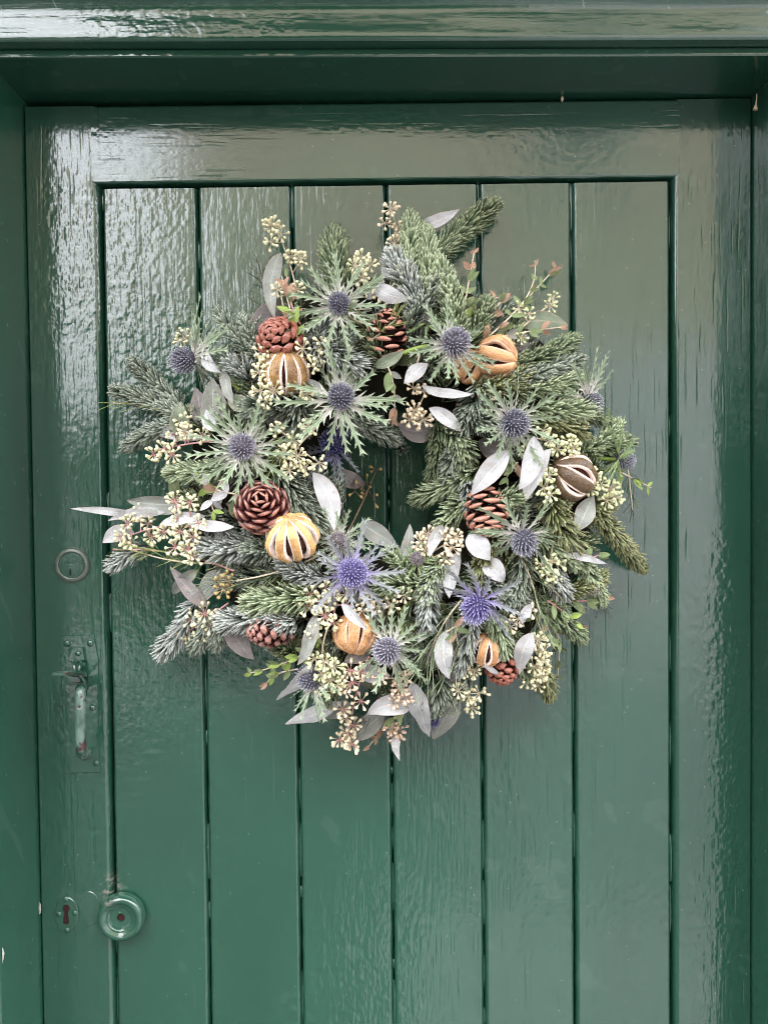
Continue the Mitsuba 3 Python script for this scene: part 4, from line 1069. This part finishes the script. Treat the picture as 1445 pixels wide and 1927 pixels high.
# ------------------------------------------------------------------ wreath: cones and oranges
cone((527, 642), 43, 84, (-0.25, 0.75, 0.35), 'cone_brown', 50, 'knob', 0.62, dh=.010, label='closed reddish cone behind the brown orange')
cone((728, 630), 36, 92, (0.05, 0.5, 0.85), 'cone_tipped', 44, 'thin', 0.9, dh=.004, label='half hidden dark cone at the top')
cone((493, 954), 47, 74, (0.05, 0.9, 0.40), 'cone_red', 64, 'thin', 1.0, dh=.016, label='large open dark red cone', sc=1.0)
cone((915, 962), 42, 88, (0.05, 0.35, -0.95), 'cone_tipped', 56, 'thin', 0.5, dh=.012, label='long open cone hanging tip down')
cone((512, 1184), 37, 92, (-0.95, 0.4, -0.1), 'cone_dusty', 50, 'knob', 0.35, dh=.010, label='dusty red cone lying on its side')
cone((943, 1254), 34, 66, (0.1, 0.55, -0.85), 'cone_brown', 42, 'knob', 0.62, dh=.002, label='closed reddish cone under the lowest orange')
orange((538, 702), 44, (0.02, 0.35, 0.95), 'peel_brown', 9, 0.24, dh=.007, label='brown dried orange under the closed cone')
orange((549, 1012), 46, (-0.12, 0.55, 0.80), 'peel_orange', 9, 0.36, dh=.022, turn=.3, label='bright amber dried orange beside the dark red cone')
orange((934, 672), 40, (0.92, 0.35, -0.25), 'peel_tan', 8, 0.34, dh=.008, turn=.2, pith='pith_tan', label='tan dried orange at the upper right')
orange((884, 690), 32, (0.5, 0.5, 0.7), 'peel_tan', 8, 0.3, dh=.000, pith='pith_tan', label='tan dried orange behind the pale sea holly')
orange((1076, 897), 45, (-0.78, 0.25, 0.45), 'peel_dark', 7, 0.33, dh=.009, turn=.1, label='dark brown dried orange with pink slits')
orange((668, 1192), 39, (-0.10, 0.25, -0.95), 'peel_tan', 9, 0.26, dh=.005, pith='pith_tan', label='tan dried orange beside the lower sea holly')
orange((914, 1222), 33, (0.1, 0.3, 0.9), 'peel_tan', 7, 0.42, dh=.006, label='small dried orange above the lowest cone')

# ------------------------------------------------------------------ wreath: seeded eucalyptus
Yw, Cr, Li, Pk = 'bud_yellow', 'bud_cream', 'bud_lime', 'bud_pink'
berries([(560, 560), (540, 480), (510, 420)], [(510, 425, 14, 22), (528, 440, 6, 20), (510, 455, 8, 18), (548, 482, 10, 20), (566, 488, 10, 20)], Yw, .002)
berries([(540, 610), (530, 560), (525, 520)], [(522, 545, 6, 14), (560, 545, 7, 18)], Yw, .006)
berries([(770, 520), (750, 440), (735, 395)], [(735, 393, 9, 20), (724, 420, 6, 18), (752, 430, 9, 20), (742, 460, 10, 22)], Cr, .002)
berries([(690, 560), (684, 520), (682, 485)], [(682, 485, 8, 18), (668, 500, 7, 18), (698, 498, 6, 18), (682, 522, 8, 18)], Yw, .006)
berries([(700, 560), (720, 550)], [(712, 552, 7, 16), (725, 562, 6, 16)], Cr, .006)
berries([(380, 640), (352, 636)], [(348, 632, 8, 20), (340, 642, 4, 16)], Yw, .002)
berries([(545, 740), (505, 700), (480, 660)], [(492, 662, 8, 18), (500, 680, 8, 18), (488, 700, 9, 20), (508, 705, 8, 20), (490, 735, 9, 22), (515, 735, 10, 22), (500, 755, 7, 18), (570, 655, 6, 20)], Yw, .020)
berries([(640, 660), (610, 650), (590, 700)], [(608, 648, 7, 18), (600, 672, 7, 18), (590, 690, 6, 16)], Yw, .016)
berries([(400, 830), (340, 838), (290, 850)], [(345, 790, 9, 20), (352, 812, 10, 20), (330, 818, 8, 20), (380, 820, 6, 18), (310, 845, 10, 22), (290, 855, 9, 20), (325, 855, 9, 20)], Yw, .012, twig='twig_pink')
berries([(600, 800), (555, 850), (545, 890)], [(580, 802, 9, 20), (552, 828, 8, 20), (535, 850, 9, 20), (560, 858, 12, 22), (575, 880, 9, 20), (545, 885, 10, 20), (600, 870, 6, 18), (520, 805, 6, 16)], Yw, .020)
berries([(580, 735), (575, 745)], [(578, 742, 9, 16)], Yw, .018)
berries([(800, 740), (785, 770)], [(780, 772, 10, 20), (795, 790, 12, 22), (770, 790, 9, 20), (778, 730, 5, 18), (796, 735, 5, 18)], Cr, .010)
berries([(985, 820), (1030, 830), (1090, 850)], [(1022, 810, 5, 16), (1035, 828, 10, 20), (1050, 845, 9, 20), (1072, 830, 9, 20), (1078, 842, 9, 20), (990, 850, 5, 16)], Li, .014)
berries([(1040, 880), (1030, 910), (1025, 930)], [(1032, 895, 8, 18), (1022, 918, 8, 20), (1035, 930, 9, 20)], Li, .020)
berries([(1090, 880), (1120, 905), (1160, 935)], [(1115, 895, 9, 20), (1112, 920, 9, 20), (1130, 910, 7, 18), (1148, 920, 12, 22), (1160, 935, 10, 22), (1142, 942, 8, 20)], Li, .014)
berries([(820, 1060), (800, 1020), (790, 1000)], [(792, 1022, 10, 22), (805, 1005, 8, 18), (800, 1035, 8, 18), (840, 1008, 9, 20), (858, 1012, 9, 20), (850, 1030, 9, 20), (838, 1050, 8, 18)], Cr, .014)
berries([(400, 1000), (320, 990), (240, 1010)], [(265, 965, 10, 22), (240, 985, 9, 22), (280, 985, 8, 22), (330, 945, 10, 22), (358, 945, 9, 20), (335, 975, 8, 20), (310, 1000, 11, 22), (340, 1000, 11, 22), (365, 1010, 8, 20), (285, 1010, 10, 22), (330, 1030, 9, 22), (355, 1035, 10, 22), (228, 1010, 8, 20), (245, 1022, 8, 20), (365, 1050, 8, 20), (375, 985, 7, 18)], Yw, .018, twig='twig_pink')
berries([(430, 1135), (395, 1160), (345, 1195)], [(385, 1155, 10, 22), (362, 1165, 9, 22), (350, 1190, 10, 22), (378, 1190, 8, 20), (410, 1160, 7, 18), (395, 1178, 6, 18)], Yw, .010, twig='twig_pink')
berries([(420, 1100), (440, 1095)], [(425, 1092, 10, 20), (420, 1110, 7, 18)], 'bud_ochre', .010)
berries([(660, 1140), (600, 1135), (580, 1130)], [(585, 1118, 9, 20), (578, 1142, 9, 22), (605, 1135, 9, 20), (625, 1120, 8, 20), (612, 1160, 10, 22), (628, 1172, 9, 22), (590, 1190, 7, 18), (650, 1118, 6, 18), (612, 1105, 6, 16)], Yw, .018, twig='twig_pink')
berries([(700, 1150), (730, 1120)], [(690, 1130, 8, 20), (712, 1142, 8, 20), (735, 1140, 7, 18), (760, 1120, 5, 18), (680, 1150, 6, 18)], Cr, .014)
berries([(618, 1180), (606, 1230), (610, 1300)], [(592, 1240, 8, 20), (612, 1246, 10, 22), (628, 1255, 9, 20), (605, 1268, 9, 20), (622, 1280, 10, 22), (612, 1300, 8, 20), (635, 1290, 7, 18)], Li, .020)
berries([(695, 1235), (672, 1300), (655, 1390)], [(660, 1262, 8, 22), (680, 1265, 7, 22), (662, 1285, 8, 22), (648, 1300, 6, 20), (680, 1320, 6, 22), (645, 1335, 6, 20), (652, 1350, 7, 20), (665, 1365, 8, 22), (640, 1392, 10, 22), (655, 1380, 10, 22), (662, 1400, 9, 22)], Cr, .012, twig='twig_pink')
berries([(770, 1260), (758, 1300), (745, 1320)], [(760, 1275, 9, 20), (750, 1295, 9, 20), (762, 1310, 9, 20), (745, 1320, 7, 18), (715, 1275, 5, 18)], Pk, .014)
berries([(760, 1340), (748, 1375)], [(735, 1370, 9, 18), (750, 1375, 10, 20), (742, 1388, 8, 20)], Pk, .010)
berries([(868, 1240), (878, 1290), (890, 1330)], [(872, 1258, 8, 20), (892, 1262, 8, 20), (862, 1300, 8, 20), (880, 1310, 8, 20), (902, 1305, 8, 20), (888, 1332, 10, 22)], Yw, .006)
berries([(1000, 1190), (1018, 1240), (1008, 1285)], [(1012, 1205, 9, 20), (1025, 1225, 8, 20), (1018, 1240, 8, 18), (1005, 1255, 8, 20), (1015, 1270, 10, 20), (992, 1283, 6, 20), (1012, 1290, 7, 18), (1022, 1258, 8, 18)], Yw, .012)
berries([(1040, 1020), (1035, 1060), (1030, 1085)], [(1018, 1062, 6, 20), (1038, 1055, 7, 20), (1050, 1060, 5, 20), (1028, 1080, 8, 20), (1040, 1085, 7, 18)], Li, .014)
berries([(985, 1180), (980, 1160)], [(975, 1165, 6, 16), (960, 1180, 6, 16), (998, 1150, 6, 16)], Cr, .012)
berries([(655, 1000), (680, 950), (708, 885)], [(706, 884, 3, 16), (690, 910, 3, 22), (700, 935, 3, 26), (668, 925, 3, 22), (662, 900, 2, 16)], 'bud_ochre', -.004, twig='twig')
berries([(960, 640), (1000, 600), (1040, 570)], [(975, 580, 5, 16), (995, 590, 6, 16), (1035, 575, 7, 18), (1040, 560, 6, 16), (980, 635, 6, 18), (955, 640, 5, 16)], 'bud_lime', .004, size=.75)
berries([(930, 800), (915, 745)], [(912, 745, 4, 16), (930, 740, 5, 16)], Cr, .010)
berries([(1085, 800), (1080, 795)], [(1078, 795, 7, 18), (1092, 792, 5, 16)], Li, .006)
berries([(1075, 950), (1070, 960)], [(1060, 950, 6, 16), (1075, 985, 6, 16)], Li, .006)

# ------------------------------------------------------------------ chips in the paint
plain('bare_chip', (0.36, 0.34, 0.31), 0.8, 0.2, 0.2, 300)
for px in ([(75, 1698), (77, 1704), (76.5, 1718), (73, 1726), (69, 1727), (73, 1716)], [(-1, 1782), (3, 1786), (6, 1800), (5, 1812), (-1, 1815)]):
    q3 = A([at(x, y, 0.0008) if x > 20 else at(x, y, 0.090) for x, y in px])
    if px[0][0] < 20:
        q3[:, 0] = LEFT + 0.0006
    c3 = q3.mean(0)
    put('paint_chip', (np.vstack([q3, [c3], [c3 + [0.0004, 0.004, 0]]]), A([[i, (i + 1) % len(px), len(px)] for i in range(len(px))] + [[(i + 1) % len(px), i, len(px) + 1] for i in range(len(px))])), 'bare_chip', f, label='pale chip where the paint has come off')
